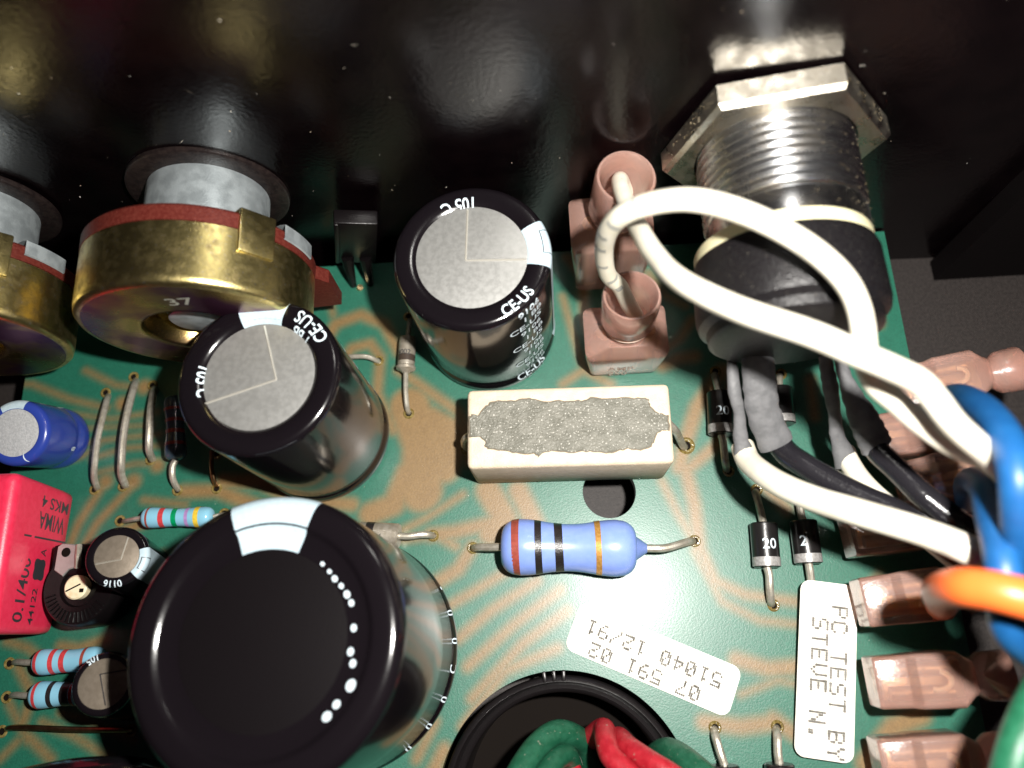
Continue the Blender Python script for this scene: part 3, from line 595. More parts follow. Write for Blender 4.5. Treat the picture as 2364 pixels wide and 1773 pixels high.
def lying_terminal(label, p0, p1, group, hw=2.35, hh=2.4, wscale=1.0):
    t = thing('crimp_terminal', label, 'terminal', p0, group)
    ax = p1 - p0; L = ax.length; fr = frame(p0, ax, Vector((0, 1, 0)))        # x across, y ~ up, z along
    def ring(h, w_, d_, r=.5, up=0.0): return [fr @ Vector((x, y + up, h)) for x, y in rrect(w_, d_, r, 3)]
    b = B(); b.loft([ring(0, hw*1.85, hh*1.55, .3, -.3), ring(.25, hw*1.96, hh*1.65, .4, -.3), ring(2.9, hw*2, hh*1.7, .4, -.3), ring(3.6, hw*2.05, hh*2.05, .5), ring(7.2, hw*2.1, hh*2.1, .6), ring(8.4, hw*1.5, hh*1.7, 1.1), ring(8.7, hw*1.4, hh*1.6, 1.1)])
    body = b.build('housing', 'pink', t, ang=40)
    f2 = fr @ Matrix.Translation((0, 0, 8.4)); l2 = max(3.6, L - 8.4)
    b = B(); b.lathe([(hw*.62, 0), (hw*.62, .5), (hw*.92, 1.4), (hw*.98, l2 - .2), (hw*.94, l2), (hw*.8, l2), (hw*.66, l2 - .7), (0, l2 - 2.0)], f2, 32); b.build('barrel', 'pink', t, ang=50)
    rc = B(); rc.box(fr @ Matrix.Translation((0, -.2, 4.2)), (hw*1.25, .5, 6.6), .1)
    for sx in (-1, 1): rc.tube([fr @ Vector((sx*hw*.42, .75, 1.2)), fr @ Vector((sx*hw*.42, .75, 6.6))], .62, 12)
    rc.build('receptacle', 'brass', t)
    b = B(); e = [fr @ Vector((.8*math.cos(q), hh*.80, 5.2 + 1.15*math.sin(q))) for q in np.linspace(.3, 3.6, 15)]
    b.tube(e, 0.26, 8); b.build('latch', 'cream', t)
    return t
def LT(label, x0, y0, x1, y1, z0=5.5, z1=6.5): lying_terminal(label, A(x0, y0, z0), A(x1, y1, z1), GP)
LT('pink crimp terminal at the board corner, its square end past the green edge', 2070, 905, 2262, 868, 6, 7.5)
LT('pink crimp terminal half hidden in the shade of the twisted white wires', 2010, 1015, 2200, 985, 4.5, 5)
LT('pink crimp terminal that the lower blue wire leaves', 2075, 1125, 2270, 1085, 5, 7)
LT('pink crimp terminal just below the lower white wire', 1955, 1235, 2190, 1205, 4.5, 5)
LT('pink crimp terminal holding the orange wire, right of the long white label', 1985, 1392, 2260, 1358, 6, 7)
LT('pink crimp terminal between the orange and the green wire', 2012, 1575, 2290, 1560, 6, 7)
LT('pink crimp terminal at the bottom edge of the picture', 2025, 1765, 2300, 1750, 6, 7)

# ================================================================== free wires
GW = 'white wires from the upright pink terminals'
wB = wire('insulated_wire', 'white wire out of the terminal nearest the wall, sweeping low then twisting right', 'wire',
     [zk(455, 330, 14), zk(400, 200, 18.5), zk(402, 250, 20.5), zk(450, 380, 22.5), zk(520, 520, 25), zk(640, 720, 29), zk(820, 900, 32.5), zk(1200, 1090, 35), A(1870, 770, 36), A(1982, 818, 35.5), A(2054, 848, 35), A(2121, 881, 34.5), A(2157, 920, 34), A(2205, 981, 33), A(2280, 1050, 31), A(2350, 1130, 24)],
     [.82, .82, .83, .85, .88, .9, .91] + [.92]*9, 'wire_white', 16, GW, 10)
wA_pts = [zk(500, 1130, 10), zk(455, 1060, 13.5), zk(395, 940, 16), zk(310, 850, 19), zk(285, 680, 24), zk(330, 520, 29), zk(470, 410, 32), zk(700, 345, 33.5), A(1620, 464, 34.5), A(1740, 500, 34.5), A(1860, 565, 34), A(1945, 640, 33), A(1985, 720, 31.5), A(2000, 830, 31), A(2021, 884, 30), A(2069, 927, 29.5), A(2133, 981, 29), A(2205, 1029, 28.5), A(2290, 1068, 27), A(2350, 1140, 20)]
wA = wire('insulated_wire', 'white wire looping up out of the terminal behind the ceramic resistor', 'wire',
     wA_pts,
     [.82]*4 + [.84, .87, .89, .91] + [.92]*12, 'wire_white', 16, GW, 10)
# worn grey print on the white wires, wrapped on the insulation
def smudge(wobj, pts, px, py, r, half, ln, m='wire_grime'):
    sp = spline(pts, 10); cp = Vector((0, 0, CAMH)); best = None
    for i in range(1, len(sp) - 1):
        q = RW.transposed() @ (sp[i] - cp); d = math.hypot(q.x/-q.z*FPX + PW/2 - px, -q.y/-q.z*FPX + PH/2 - py)
        if best is None or d < best[0]: best = (d, i)
    half *= 1.5; ln *= 1.25
    i = best[1]; T = (sp[i + 1] - sp[i - 1]).normalized(); N_ = cp - sp[i]; N_ = (N_ - T*N_.dot(T)).normalized(); S_ = T.cross(N_)
    off = random.uniform(-.5, .5); vs = []
    for a in range(5):
        for c in range(4):
            q = off + half*(a/4 - .5)*2; e_ = ln*(c/3 - .5) + random.uniform(-.08, .08)
            vs.append(sp[i] + T*e_ + (N_*math.cos(q) + S_*math.sin(q))*(r*1.02))
    fs = [(a*4 + c, a*4 + c + 1, a*4 + c + 5, a*4 + c + 4) for a in range(4) for c in range(3)]
    b = B(); b.add(vs, fs); b.build('smudge', m, wobj)
for px, py, r_, h_, l_ in ((1400, 560, .87, .5, .5), (1408, 535, .88, .4, .4), (1430, 510, .89, .5, .45), (1395, 600, .86, .4, .35), (1400, 640, .85, .5, .4), (1412, 665, .84, .3, .5), (1480, 480, .92, .4, .3), (1640, 472, .93, .3, .6), (1860, 570, .93, .3, .7), (2000, 745, .93, .3, .5)):
    smudge(wA, wA_pts, px, py, r_, h_, l_)
for px, py, l_ in ((2178, 1247, .8), (2222, 1265, .5), (2240, 1272, .4)): smudge(lw3, W3, px, py, 1.16, .3, l_, 'magenta')
wire('insulated_wire', 'upper thick blue wire arching from behind the white wires', 'wire', [zn(700, 440, 13), zn(800, 390, 20), zn(930, 430, 26), zn(1080, 550, 30), zn(1215, 760, 33), zn(1275, 1000, 34), zn(1290, 1250, 33), zn(1310, 1500, 31), zn(1370, 1700, 29), zn(1420, 2000, 26)], 1.2, 'wire_blue', 18, 'blue wires at the right edge')
wire('insulated_wire', 'lower thick blue wire bending down out of a pink terminal', 'wire', [zn(900, 1180, 8), zn(900, 1060, 14), zn(960, 1030, 20), zn(1040, 1110, 25), zn(1085, 1300, 28), zn(1140, 1500, 30), A(2320, 1330, 31), A(2330, 1450, 29), A(2400, 1520, 26)], 1.2, 'wire_blue', 18, 'blue wires at the right edge')
wire('insulated_wire', 'orange wire rising out of focus from a pink terminal', 'wire', [A(2170, 1400, 8), zh(1690, 590, 18), zh(1680, 535, 26), zh(1800, 505, 31), zh(1980, 520, 33), zh(2200, 570, 34), zh(2500, 660, 34)], 1.3, 'wire_orange', 18)
wire('insulated_wire', 'green wire at the lower right corner in front of the terminals', 'wire', [A(2312, 1900, 26), A(2338, 1780, 27), A(2365, 1690, 27), A(2405, 1600, 26), A(2470, 1500, 24)], 1.35, 'wire_green', 18)

# ================================================================== resistors
def band(b_prof, fr, h0, h1, m, parent, R, skew=0.0, seg=40):
    b = B(); pts = []
    hs = [h0 + (h1 - h0)*k/3 for k in range(4)]
    vs = []; fs = []
    for h in hs:
        r = np.interp(h, [p[1] for p in b_prof], [p[0] for p in b_prof]) + 0.03
        for i in range(seg):
            t = 2*math.pi*i/seg; hh = h + skew*math.sin(t); vs.append(fr @ Vector((r*math.cos(t), r*math.sin(t), hh)))
    for k in range(3):
        for i in range(seg):
            j = (i + 1) % seg; fs.append((k*seg + i, k*seg + j, (k + 1)*seg + j, (k + 1)*seg + i))
    b.add(vs, fs); b.build('colour_band', m, parent)
def resistor(label, p0, p1, R, rm, m, bands, leads, lr=0.36, group=None, nub=False, lead_m='tinned', tip=None):
    t = thing('resistor', label, 'resistor', (p0 + p1)/2 - Vector((0, 0, R)), group)
    ax = p1 - p0; L = ax.length; fr = frame(p0, ax, (0, 0, 1)); e = R*0.95
    prof = [(0.0, 0.0), (R*.45, .02)]
    for k in range(0, 7):
        q = rad(90*k/6); prof.append((R*.45 + R*.53*math.sin(q), e*.62*(1 - math.cos(q)) + .02))
    for k in range(0, 13):
        q = k/12; bl = 0.5 + 0.5*math.cos(2*math.pi*q); bl = bl**1.1; prof.append((rm + (R - rm)*bl, e*.75 + (L - 1.5*e)*q))
    for k in range(6, -1, -1):
        q = rad(90*k/6); prof.append((R*.45 + R*.53*math.sin(q), L - .02 - e*.62*(1 - math.cos(q))))
    prof += [(R*.42, L)] + ([(R*.16, L + R*.38), (0, L + R*.4)] if nub else [(0.0, L)])
    b = B(); b.lathe(prof, fr, 48); body = b.build('body', m, t, ang=60)
    pp = sorted(prof[8:21], key=lambda q: q[1])
    for (h0, h1, bm_, sk) in bands: band(prof[2:-3], fr, h0*L, h1*L, 'band_' + bm_, body, R, sk)
    for pts in leads:
        b = B(); b.tube(spline(pts, 6), lr, 10); b.build('lead', lead_m, t); pad(pts[-1])
    return t
r0 = zf(712, 1140, 3.05); r1 = zf(1572, 1150, 3.05)
resistor('large blue resistor with brown, two black and gold bands in front of the ceramic block', r0, r1, 2.95, 2.45, 'res_blue',
    [(0.085, 0.14, 'brown', .12), (0.255, 0.305, 'black', .12), (0.40, 0.46, 'black', .14), (0.695, 0.737, 'gold', .1)],
    [[r0, zf(640, 1143, 2.6), zf(580, 1143, 2.1), zf(545, 1146, 1.0), zf(535, 1152, -.8)], [r1, zf(1650, 1150, 2.9), zf(1760, 1148, 2.7), zf(1870, 1118, 2.2), zf(1920, 1104, 1.2), zf(1938, 1108, -.8)]], 0.42, nub=True)
GR = 'pale blue banded resistors on the left'
q0, q1 = zd(915, 955, 2.0), zd(1360, 950, 2.0)
resistor('pale blue resistor with red, green, violet and yellow bands above the biggest capacitor', q0, q1, 1.15, .98, 'res_cyan',
    [(0.09, 0.12, 'brown', 0), (0.27, 0.34, 'red', .03), (0.45, 0.52, 'green', .03), (0.64, 0.69, 'violet', .03), (0.77, 0.84, 'yellow', .03)],
    [[q0, zd(850, 965, 1.7), zd(800, 975, .8), zd(790, 980, -.8)], [q1, zd(1400, 940, 1.7), zd(1440, 935, .6), zd(1450, 935, -.8)]], .28, group=GR)
q0, q1 = ze(228, 985, 1.9), ze(660, 965, 1.9)
resistor('pale blue resistor with three red bands on the left', q0, q1, 1.35, 1.15, 'res_cyan', [(0.06, 0.115, 'red', .02), (0.28, 0.345, 'red', .02), (0.43, 0.505, 'red', .02), (0.75, 0.8, 'brown', 0)],
    [[q0, ze(170, 985, 1.6), ze(120, 982, 1.1), ze(95, 985, .3), ze(92, 990, -.8)]], .33, group=GR)
q0, q1 = ze(208, 1195, 1.9), ze(650, 1175, 1.9)
resistor('pale blue resistor with red and black bands, lowest of the left pair', q0, q1, 1.38, 1.18, 'res_cyan', [(0.09, 0.14, 'red', .02), (0.295, 0.36, 'black', .02), (0.475, 0.60, 'black', .02), (0.61, 0.66, 'darkred', .02)],
    [[q0, ze(150, 1196, 1.6), ze(105, 1192, 1.1), ze(78, 1196, .3), ze(74, 1204, -.8)]], .33, group=GR)
q0, q1 = zm(1060, 1085, 2.0), zm(1050, 480, 2.0)
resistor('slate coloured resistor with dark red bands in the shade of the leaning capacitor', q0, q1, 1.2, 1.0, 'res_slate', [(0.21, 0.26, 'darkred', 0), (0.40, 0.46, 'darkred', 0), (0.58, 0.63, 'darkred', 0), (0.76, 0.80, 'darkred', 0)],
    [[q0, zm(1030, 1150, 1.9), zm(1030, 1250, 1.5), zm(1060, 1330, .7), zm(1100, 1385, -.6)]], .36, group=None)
# cement-filled ceramic resistor
def ceramic():
    c = (zf(500, 140, 9) + zf(1790, 100, 9) + zf(492, 640, 9) + zf(1805, 605, 9))/4; d = (zf(1800, 350, 9) - zf(495, 390, 9)); L, W_ = 21.0, 8.4; Hh = 9.0
    t = thing('ceramic_resistor', 'white ceramic block resistor filled with grey speckled cement', 'resistor', (c.x, c.y, 0))
    ang = math.atan2(d.y, d.x); fr = frame((c.x, c.y, 0), (0, 0, 1), (math.cos(ang), math.sin(ang), 0))
    b = B(); b.box(fr @ Matrix.Translation((0, 0, Hh/2 + .15)), (L, W_, Hh), .55, 3); body = b.build('ceramic_case', 'ceramic', t, ang=40)
    fi = fr.inverted()
    out = [(500, 320), (520, 290), (560, 300), (610, 235), (640, 212), (720, 205), (800, 205), (870, 190), (930, 195), (1000, 210), (1080, 200), (1180, 205), (1240, 200), (1290, 180), (1380, 190), (1480, 182), (1560, 190), (1630, 185), (1660, 200), (1665, 240), (1720, 285), (1782, 300), (1786, 400), (1740, 398), (1705, 430), (1690, 480), (1672, 505), (1600, 530), (1520, 515), (1440, 540), (1380, 548), (1300, 540), (1230, 532), (1140, 545), (1060, 535), (990, 540), (945, 575), (920, 548), (830, 550), (760, 535), (690, 530), (620, 520), (600, 500), (605, 470), (570, 440), (505, 440)]
    P = []
    n = len(out)
    for i in range(n):
        a, c_ = out[i], out[(i + 1) % n]
        for k in range(3):
            x = a[0] + (c_[0] - a[0])*k/3 + (random.uniform(-5, 5) if k else 0); y = a[1] + (c_[1] - a[1])*k/3 + (random.uniform(-6, 6) if k else 0)
            q = fi @ zf(x, y, 9.15); P.append((max(-L/2 - .05, min(L/2 + .05, q.x)), q.y))
    b = B(); b.prism(P, fr, Hh - .3, Hh + .17, .06); b.build('cement_rim', 'cement_edge', t)
    cx = sum(p[0] for p in P)/len(P); cy = sum(p[1] for p in P)/len(P)
    P2 = [(cx + (x - cx)*.985, cy + (y - cy)*.945) for x, y in P]
    b = B(); b.prism(P2, fr, Hh - .2, Hh + .23, .05); b.build('cement_fill', 'cement', t)
    for pts in ([fr @ Vector((L/2 - .5, .6, 7.9)), zf(1820, 395, 6.5), zf(1840, 430, 3.5), zf(1872, 495, 1.0), zf(1885, 505, -.8)], [fr @ Vector((-L/2 + .5, -.2, 7.6)), zf(482, 450, 6), zf(478, 490, 3), zf(505, 515, .5), zf(512, 520, -.8)]):
        b = B(); b.tube(spline(pts, 6), .42, 10); b.build('lead', 'tinned', t); pad(pts[-1], .8)
ceramic()

# ================================================================== diodes
def diode(label, p0, p1, R, m, bandm, bpos, leads, text=None, lr=.36, group=None, tangle=0.0, tm='white_print', shoulder=None, tsize=1.15):
    t = thing('diode', label, 'diode', (p0 + p1)/2 - Vector((0, 0, R)), group)
    ax = p1 - p0; L = ax.length; fr = frame(p0, ax, (0, 0, 1)); e = .14
    prof = [(0, 0), (R - e, 0), (R, e), (R, L - e), (R - e, L), (0, L)]
    if shoulder: prof = [(0, -.5), (R*.35, -.5), (R*.6, -.25), (R*1.12, -.05), (R*1.15, .25), (R*.98, .4), (R, .6), (R, L - .5), (R*.9, L), (0, L)]
    b = B(); b.lathe(prof, fr, 36); body = b.build('body', m, t)
    if bandm:
        b = B(); b.lathe([(R + .02, bpos[0]*L), (R + .02, bpos[1]*L)], fr, 36); b.build('cathode_band', bandm, body)
    if text:
        v, f = glyphs(text, tsize); b = B()
        b.add([fr @ Vector(((R + .03)*math.cos(tangle + x/R), (R + .03)*math.sin(tangle + x/R), L*.40 + y)) for x, y in v], f); b.build('print', tm, body, smooth=False, kind='stuff')
    for pts in leads:
        b = B(); b.tube(spline(pts, 6), lr, 10); b.build('lead', 'tinned', t)
        if pts[-1].z < 0: pad(pts[-1])
    return t
GD = 'black diodes with silver bands'
p0, p1 = zh(572, 378, 1.6), zh(548, 95, 1.6)
diode('black diode with a readable white 2, lying left of the long white label', p0, p1, 1.42, 'diode_black', 'diode_band', (.02, .22), [[p0, zh(585, 430, 1.6), zh(590, 520, 1.4), zh(596, 590, .8), zh(600, 622, -.8)], [p1, zh(540, 60, 1.5), zh(520, -20, 1.2), zh(500, -90, .4), zh(495, -110, -.8)]], '20', .42, GD, rad(-25), tsize=1.5)
p0, p1 = zh(838, 355, 1.6), zh(800, 80, 1.6)
diode('black diode with its lead running under the long white label', p0, p1, 1.42, 'diode_black', 'diode_band', (.02, .22), [[p0, zh(845, 400, 1.6), zh(855, 480, 1.3), zh(865, 590, .8), zh(868, 620, -.8)], [p1, zh(790, 40, 1.5), zh(775, -60, 1.2), zh(770, -100, -.8)]], '2', .42, GD, rad(-40), tsize=1.5)
p0, p1 = zl(240, 1120, 1.6), zl(225, 760, 1.6)
diode('black diode in the shade left of the grey heat shrink sleeves', p0, p1, 1.42, 'diode_black', 'diode_band', (.02, .22), [[p0, zl(255, 1180, 1.6), zl(275, 1350, 1.3), zl(290, 1440, -.8)], [p1, zl(205, 700, 1.5), zl(190, 640, 1.2), zl(180, 600, -.8)]], '20', .42, GD, rad(-30), tsize=1.5)
p0, p1 = zl(760, 1030, 1.6), zl(730, 720, 1.6)
diode('black diode almost hidden behind the widest grey heat shrink sleeve', p0, p1, 1.42, 'diode_black', 'diode_band', (.02, .22), [[p0, zl(770, 1090, 1.6), zl(780, 1230, .8), zl(785, 1250, -.8)], [p1, zl(735, 640, 1.2), zl(735, 620, -.8)]], None, .42, GD)
for (x0, y0, x1, y1, lab) in ((230, 1395, 300, 1640, 'black diode at the bottom edge, nearest the grommet, long lead'), (625, 1390, 650, 1630, 'black diode at the bottom edge beside the long white label')):
    p0 = zh(x1, y1, 1.6); p1 = zh(x1 + 25, y1 + 280, 1.6)
    diode(lab, p0, p1, 1.42, 'diode_black', None, None, [[p0, zh((x0*.35 + x1*.65), (y0*.3 + y1*.7), 1.6), zh(x0 + 12, y0 + 60, 1.2), zh(x0, y0, -.8)]], None, .42, GD)
p0, p1 = zb(655, 1250, 1.5), zb(668, 1050, 1.5)
diode('small grey glass diode left of the back capacitor with a bright collar', p0, p1, 1.0, 'diode_silver', 'band_dark', (.22, .42), [[p0, zb(655, 1300, 1.5), zb(655, 1400, 1.4), zb(665, 1500, .8), zb(682, 1545, -.8)], [p1, zb(672, 1010, 1.4), zb(678, 960, 1.0), zb(680, 930, -.8)]], '4002', .3, None, rad(-60), 'dark_print', True, .85)
p0, p1 = zi(338, 178, 1.55), zi(80, 165, 1.55)
diode('silver diode with a dark end poking out behind the biggest capacitor', p0, p1, 1.35, 'diode_silver', 'band_black', (.60, .80), [[p0, zi(400, 180, 1.55), zi(480, 170, 1.4), zi(535, 172, .9), zi(560, 182, -.8)]], 'K', .38, None, rad(-35), 'dark_print', tsize=1.3)

# ================================================================== bare links
GJ = 'tinned wire links on the left of the board'
def link(label, pts, r=.36, m='tinned', group=GJ):
    wire('wire_link', label, 'wire link', pts, r, m, 10, group, 8); pad(Vector(pts[0])); pad(Vector(pts[-1]))
link('leftmost upright tinned wire link, beside the blue capacitor', [zm(425, 460, -.8), zm(400, 520, 1.4), zm(350, 720, 2.4), zm(310, 900, 2.5), zm(285, 1120, 2.3), zm(280, 1250, 1.6), zm(300, 1330, .6), zm(320, 1380, -.8)])
link('longest tinned wire link, second from the blue capacitor', [zm(690, 310, -.8), zm(660, 390, 1.4), zm(600, 620, 2.4), zm(560, 850, 2.6), zm(540, 1100, 2.4), zm(540, 1220, 1.6), zm(570, 1310, .6), zm(590, 1350, -.8)], .42)
link('tinned wire link in the shadow edge of the leaning capacitor', [zm(870, 390, -.8), zm(845, 450, 1.2), zm(820, 620, 2.2), zm(810, 800, 2.4), zm(805, 980, 1.8), zm(830, 1060, .6), zm(850, 1100, -.8)], .42)
link('dim link wire under the leaning capacitor', [zm(1405, 1000, 1.5), zm(1405, 1150, 1.4), zm(1430, 1290, .8), zm(1480, 1370, -.8)], .26, 'copper')
link('coppery wire link along the lower left edge', [ze(45, 1420, -.8), ze(55, 1405, .7), ze(160, 1400, 1.0), ze(450, 1412, 1.1), ze(790, 1415, .9), ze(860, 1415, -.8)], .3, 'copper')
link('short bent wire end between the leaning capacitor and the grey diode', [zb(150, 1190, .9), zb(300, 1172, 1.4), zb(400, 1170, 1.3), zb(470, 1195, .6), zb(490, 1210, -.8)], .3)

# ================================================================== red film capacitor
def film():
    lo0, lo1 = zd(482, 800, .3), zd(330, 1700, .3); hi0, hi1 = zd(110, 655, 11.5), zd(-60, 1700, 11.5)
    t = thing('film_capacitor', 'red box film capacitor printed 0.1/400 at the left edge', 'capacitor', (lo0 + lo1)/2)
    back = Vector((-6.5, .8, 0)); b = B()
    z_top = 11.5
    def rect(h, inset=0.0):
        k = h/z_top; a = lo0.lerp(hi0, k); c = lo1.lerp(hi1, k); d = (c - a).normalized(); n = Vector((d.y, -d.x, 0)); n = n if n.x < 0 else -n
        L = (c - a).length; o_ = (a + c)/2 + n*3.3
        return [o_ + d*y + (-n)*x for x, y in rrect(6.6 - 2*inset, L - 2*inset, max(.25, .8 - inset*.5), 4)]
    rings = [rect(0.0, .3), rect(.4, .05), rect(2.0, 0)] + [rect(h, 0) for h in (5, 10.2)]
    for k in range(1, 7):
        q = rad(90*k/6); rings.append(rect(10.4 + 1.1*math.sin(q), 1.1*(1 - math.cos(q))))
    b.loft(rings); body = b.build('case', 'film_red', t, ang=50)
    # print on the visible side
    def side(u, v_):   # u along from far end (0) to near end (1) in mm, v up
        k = v_/z_top; a = lo0.lerp(hi0, k); c = lo1.lerp(hi1, k); d = (c - a).normalized(); n = Vector((-d.y, d.x, 0)); n = n if n.x > 0 else -n
        return a + d*u + n*.04
    bb = B(); L = (lo1 - lo0).length; kk = L/16.0
    def up_text(txt, u0, u1, v0, size):            # reads towards the far end, tops to the left
        v, fc = glyphs(txt, size); wd = max(x for x, y in v); sx = (u0 - u1)*kk/wd
        bb.add([side(u0*kk - x*sx, v0 + y) for x, y in v], fc)
    def flip_text(txt, u0, v0, v1, size):          # upside down
        v, fc = glyphs(txt, size); wd = max(x for x, y in v); sx = (v1 - v0)/wd
        bb.add([side(u0*kk + y, v0 + x*sx) for x, y in v], fc)
    up_text('0.1/400', 15.1, 8.4, 6.6, 2.5); up_text('-', 8.1, 6.9, 6.7, 2.5); up_text('44122', 15.2, 11.4, 4.5, 1.35); up_text('A', 7.9, 7.1, 4.0, 1.4); up_text('kHz', 10.9, 9.2, 2.0, 1.1)
    flip_text('WIMA', 3.3, 1.3, 6.4, 2.5); flip_text('MKS 4', 1.5, .9, 6.3, 1.75)
    bb.add([side(9.4*kk + a*1.2, 4.8 + b_*1.15) for a, b_ in [(math.cos(q)*(1 - .15*math.cos(4*q)), math.sin(q)*(1 - .15*math.cos(4*q))) for q in np.linspace(0, 2*math.pi, 24, endpoint=False)]], [tuple(range(24))])
    bb.add([side(5.75*kk, .4), side(6.1*kk, 8.6), side(6.3*kk, 8.6), side(5.95*kk, .4)], [(0, 1, 2, 3)])
    bb.build('print', 'dark_print', body, smooth=False, kind='stuff')
film()

# ================================================================== trimmer
def trimmer():
    c = zd(500, 1400, 5.0); fr = frame((c.x, c.y, 0), (0, 0, 1), (1, 0, 0))
    t = thing('trimmer', 'black trimmer with cream rotor beside the red film capacitor', 'trimmer', (c.x, c.y, 0))
    R = 4.0
    b = B(); b.lathe([(0, .4), (R, .4), (R, 4.6), (R - .25, 5.0), (2.0, 5.05), (1.85, 4.7), (0, 4.7)], fr, 56)
    b.box(fr @ Matrix.Translation((-.6, 2.9, 2.7)), (5.6, 3.4, 4.6), .35); body = b.build('housing', 'black_plastic', t)
    for k in range(17):
        q = rad(195 + k*8.2); fr2 = fr @ Matrix.Rotation(q, 4, 'Z') @ Matrix.Translation((3.05, 0, 5.05)); b = B(); b.box(fr2, (1.1, .17, .28), .05, 1); b.build('rib', 'black_plastic', body)
    b = B(); b.lathe([(1.25, 4.6), (1.25, 5.45), (1.1, 5.6), (0, 5.6)], fr, 32); ro = b.build('rotor', 'rotor', t)
    b = B(); b.box(fr @ Matrix.Translation((.75, -.35, 5.62)), (.45, .4, .1), .04); b.box(fr @ Matrix.Rotation(rad(25), 4, 'Z') @ Matrix.Translation((-.2, .05, 5.60)), (1.7, .16, .05), .02); b.build('slot', 'hole', ro)
    b = B(); fi = fr.inverted(); P = [fi @ zd(x, y, 5.2) for x, y in ((370, 1140), (400, 1118), (480, 1125), (520, 1185), (515, 1265), (440, 1285), (400, 1330), (345, 1290))]
    b.prism([(p.x, p.y) for p in P], fr, 4.95, 5.25, .08); pl = b.build('contact_plate', 'alu', t)
    q = zd(420, 1175, 5.3); b = B(); b.lathe([(0, .01), (.5, .01)], Matrix.Translation((q.x, q.y, 5.27)), 20); b.build('eyelet', 'hole', pl)
    q = zd(495, 1220, 5.3); b = B(); b.tube([zd(505, 1130, 5.25), zd(500, 1200, 5.6), zd(495, 1275, 5.25)], .32, 8); b.build('wiper', 'tinned', pl)
trimmer()

# ================================================================== black clip at the rear edge
def clip():
    p = zb(335, 600, 2); top_ = zb(337, 305, 14); fr = frame(p - (top_ - p).normalized()*2, top_ - p, (1, .03, 0))
    t = thing('plastic_clip', 'small black plastic clip with prongs at the rear board edge', 'clip', (p.x, p.y, 0))
    b = B(); b.box(fr @ Matrix.Translation((0, .8, 8.6)), (4.7, 1.7, 10.5), .2); b.box(fr @ Matrix.Translation((-2.1, .1, 8.6)), (.5, .6, 10.2), .1); b.build('body', 'black_plastic', t)
    for x, y0, y1 in ((-1.0, 470, 700), (1.1, 470, 690)):
        b = B(); b.tube([fr @ Vector((x, 0, 5.0)), fr @ Vector((x + .3, -.9, 3.0)), fr @ Vector((x + .7, -1.6, .1))], [.75, .6, .4], 8); b.build('prong', 'black_plastic', t)
    b = B(); b.tube([fr @ Vector((.4, -2.0, .0)), fr @ Vector((.5, -2.0, .5))], .4, 10); b.build('pin', 'brass', t)
clip()

# ================================================================== grommet and the wires through it
def grommet():
    c = HOLES[1][0]; fr = Matrix.Translation((c.x, c.y, 0))
    t = thing('grommet', 'black rubber grommet ring lining the big round board hole', 'grommet', (c.x, c.y, -6))
    a0 = rad(96); a1 = rad(96 + 346)
    b = B(); b.lathe([(12.3, -6), (12.3, -1.2), (12.55, -.4), (12.3, .1), (11.9, .2), (11.7, -.2), (11.55, -.9), (11.2, -.7), (10.9, -.9), (10.75, -1.6), (10.6, -8.6)], fr, 90); b.build('ring', 'rubber', t, ang=50)
    b = B(); b.lathe([(10.62, -8.2), (0, -8.25)], fr, 48); b.build('shade_disc', 'hole', t)  # added black disc, stands in for the shade inside the grommet
    for k in range(3):
        q = rad(97 - k*4.6); b = B(); b.box(fr @ Matrix.Rotation(q, 4, 'Z') @ Matrix.Translation((12.5, 0, -.1)), (1.1, .42, .9), .12); b.build('tooth', 'rubber', t)
grommet()
GG = 'mains wires through the grommet'
def striped(label, pts, r, m, m2, a0=0.6, a1=1.5):
    t = thing('insulated_wire', label, 'wire', pts[-1], GG); sp = spline(pts, 8)
    b = B(); b.tube(sp, r, 16); b.build('insulation', m, t)
    if m2:
        b = B(); n = len(sp); X = None; vs = []; fs = []
        T = [(sp[min(i + 1, n - 1)] - sp[max(i - 1, 0)]).normalized() for i in range(n)]
        up = Vector((0, 0, 1)) if abs(T[0].z) < .9 else Vector((1, 0, 0)); X = T[0].cross(up).normalized()
        for i in range(n):
            X = (X - T[i]*X.dot(T[i])).normalized(); Y = T[i].cross(X)
            for k in range(6):
                q = a0 + (a1 - a0)*k/5; vs.append(sp[i] + (X*math.cos(q) + Y*math.sin(q))*(r + .03))
        for i in range(n - 1):
            for k in range(5): fs.append((i*6 + k, i*6 + k + 1, (i + 1)*6 + k + 1, (i + 1)*6 + k))
        b.add(vs, fs); b.build('stripe', m2, t)
striped('green and white striped wire bent at the grommet', [zi(1560, 1745, -6), zi(1520, 1525, -2), zi(1430, 1445, 1.0), zi(1330, 1435, 2.5), zi(1220, 1515, 4), zi(1120, 1655, 6), zi(1020, 1845, 8)], 1.2, 'wire_green_dark', 'paper', 2.4, 4.2)
striped('dusty green wire doubled back under the striped one', [zi(1480, 1805, -4), zi(1440, 1645, 0), zi(1400, 1575, 2), zi(1330, 1615, 4), zi(1250, 1725, 6), zi(1180, 1845, 7)], 1.05, 'wire_green_dark', 'paper', 2.2, 3.8)
striped('red wire making the tight outer bend in the grommet', [zi(1500, 1545, -8), zi(1560, 1465, -1), zi(1640, 1410, 2), zi(1655, 1485, 4.5), zi(1690, 1585, 6), zi(1790, 1685, 7), zi(1900, 1805, 8)], 1.08, 'wire_red', None)
striped('red wire with a darkened bend, right of the other red one', [zi(1700, 1605, -8), zi(1710, 1515, -1), zi(1735, 1465, 2), zi(1800, 1525, 5), zi(1930, 1615, 7), zi(2060, 1695, 8), zi(2250, 1825, 8)], 1.05, 'wire_red', None)
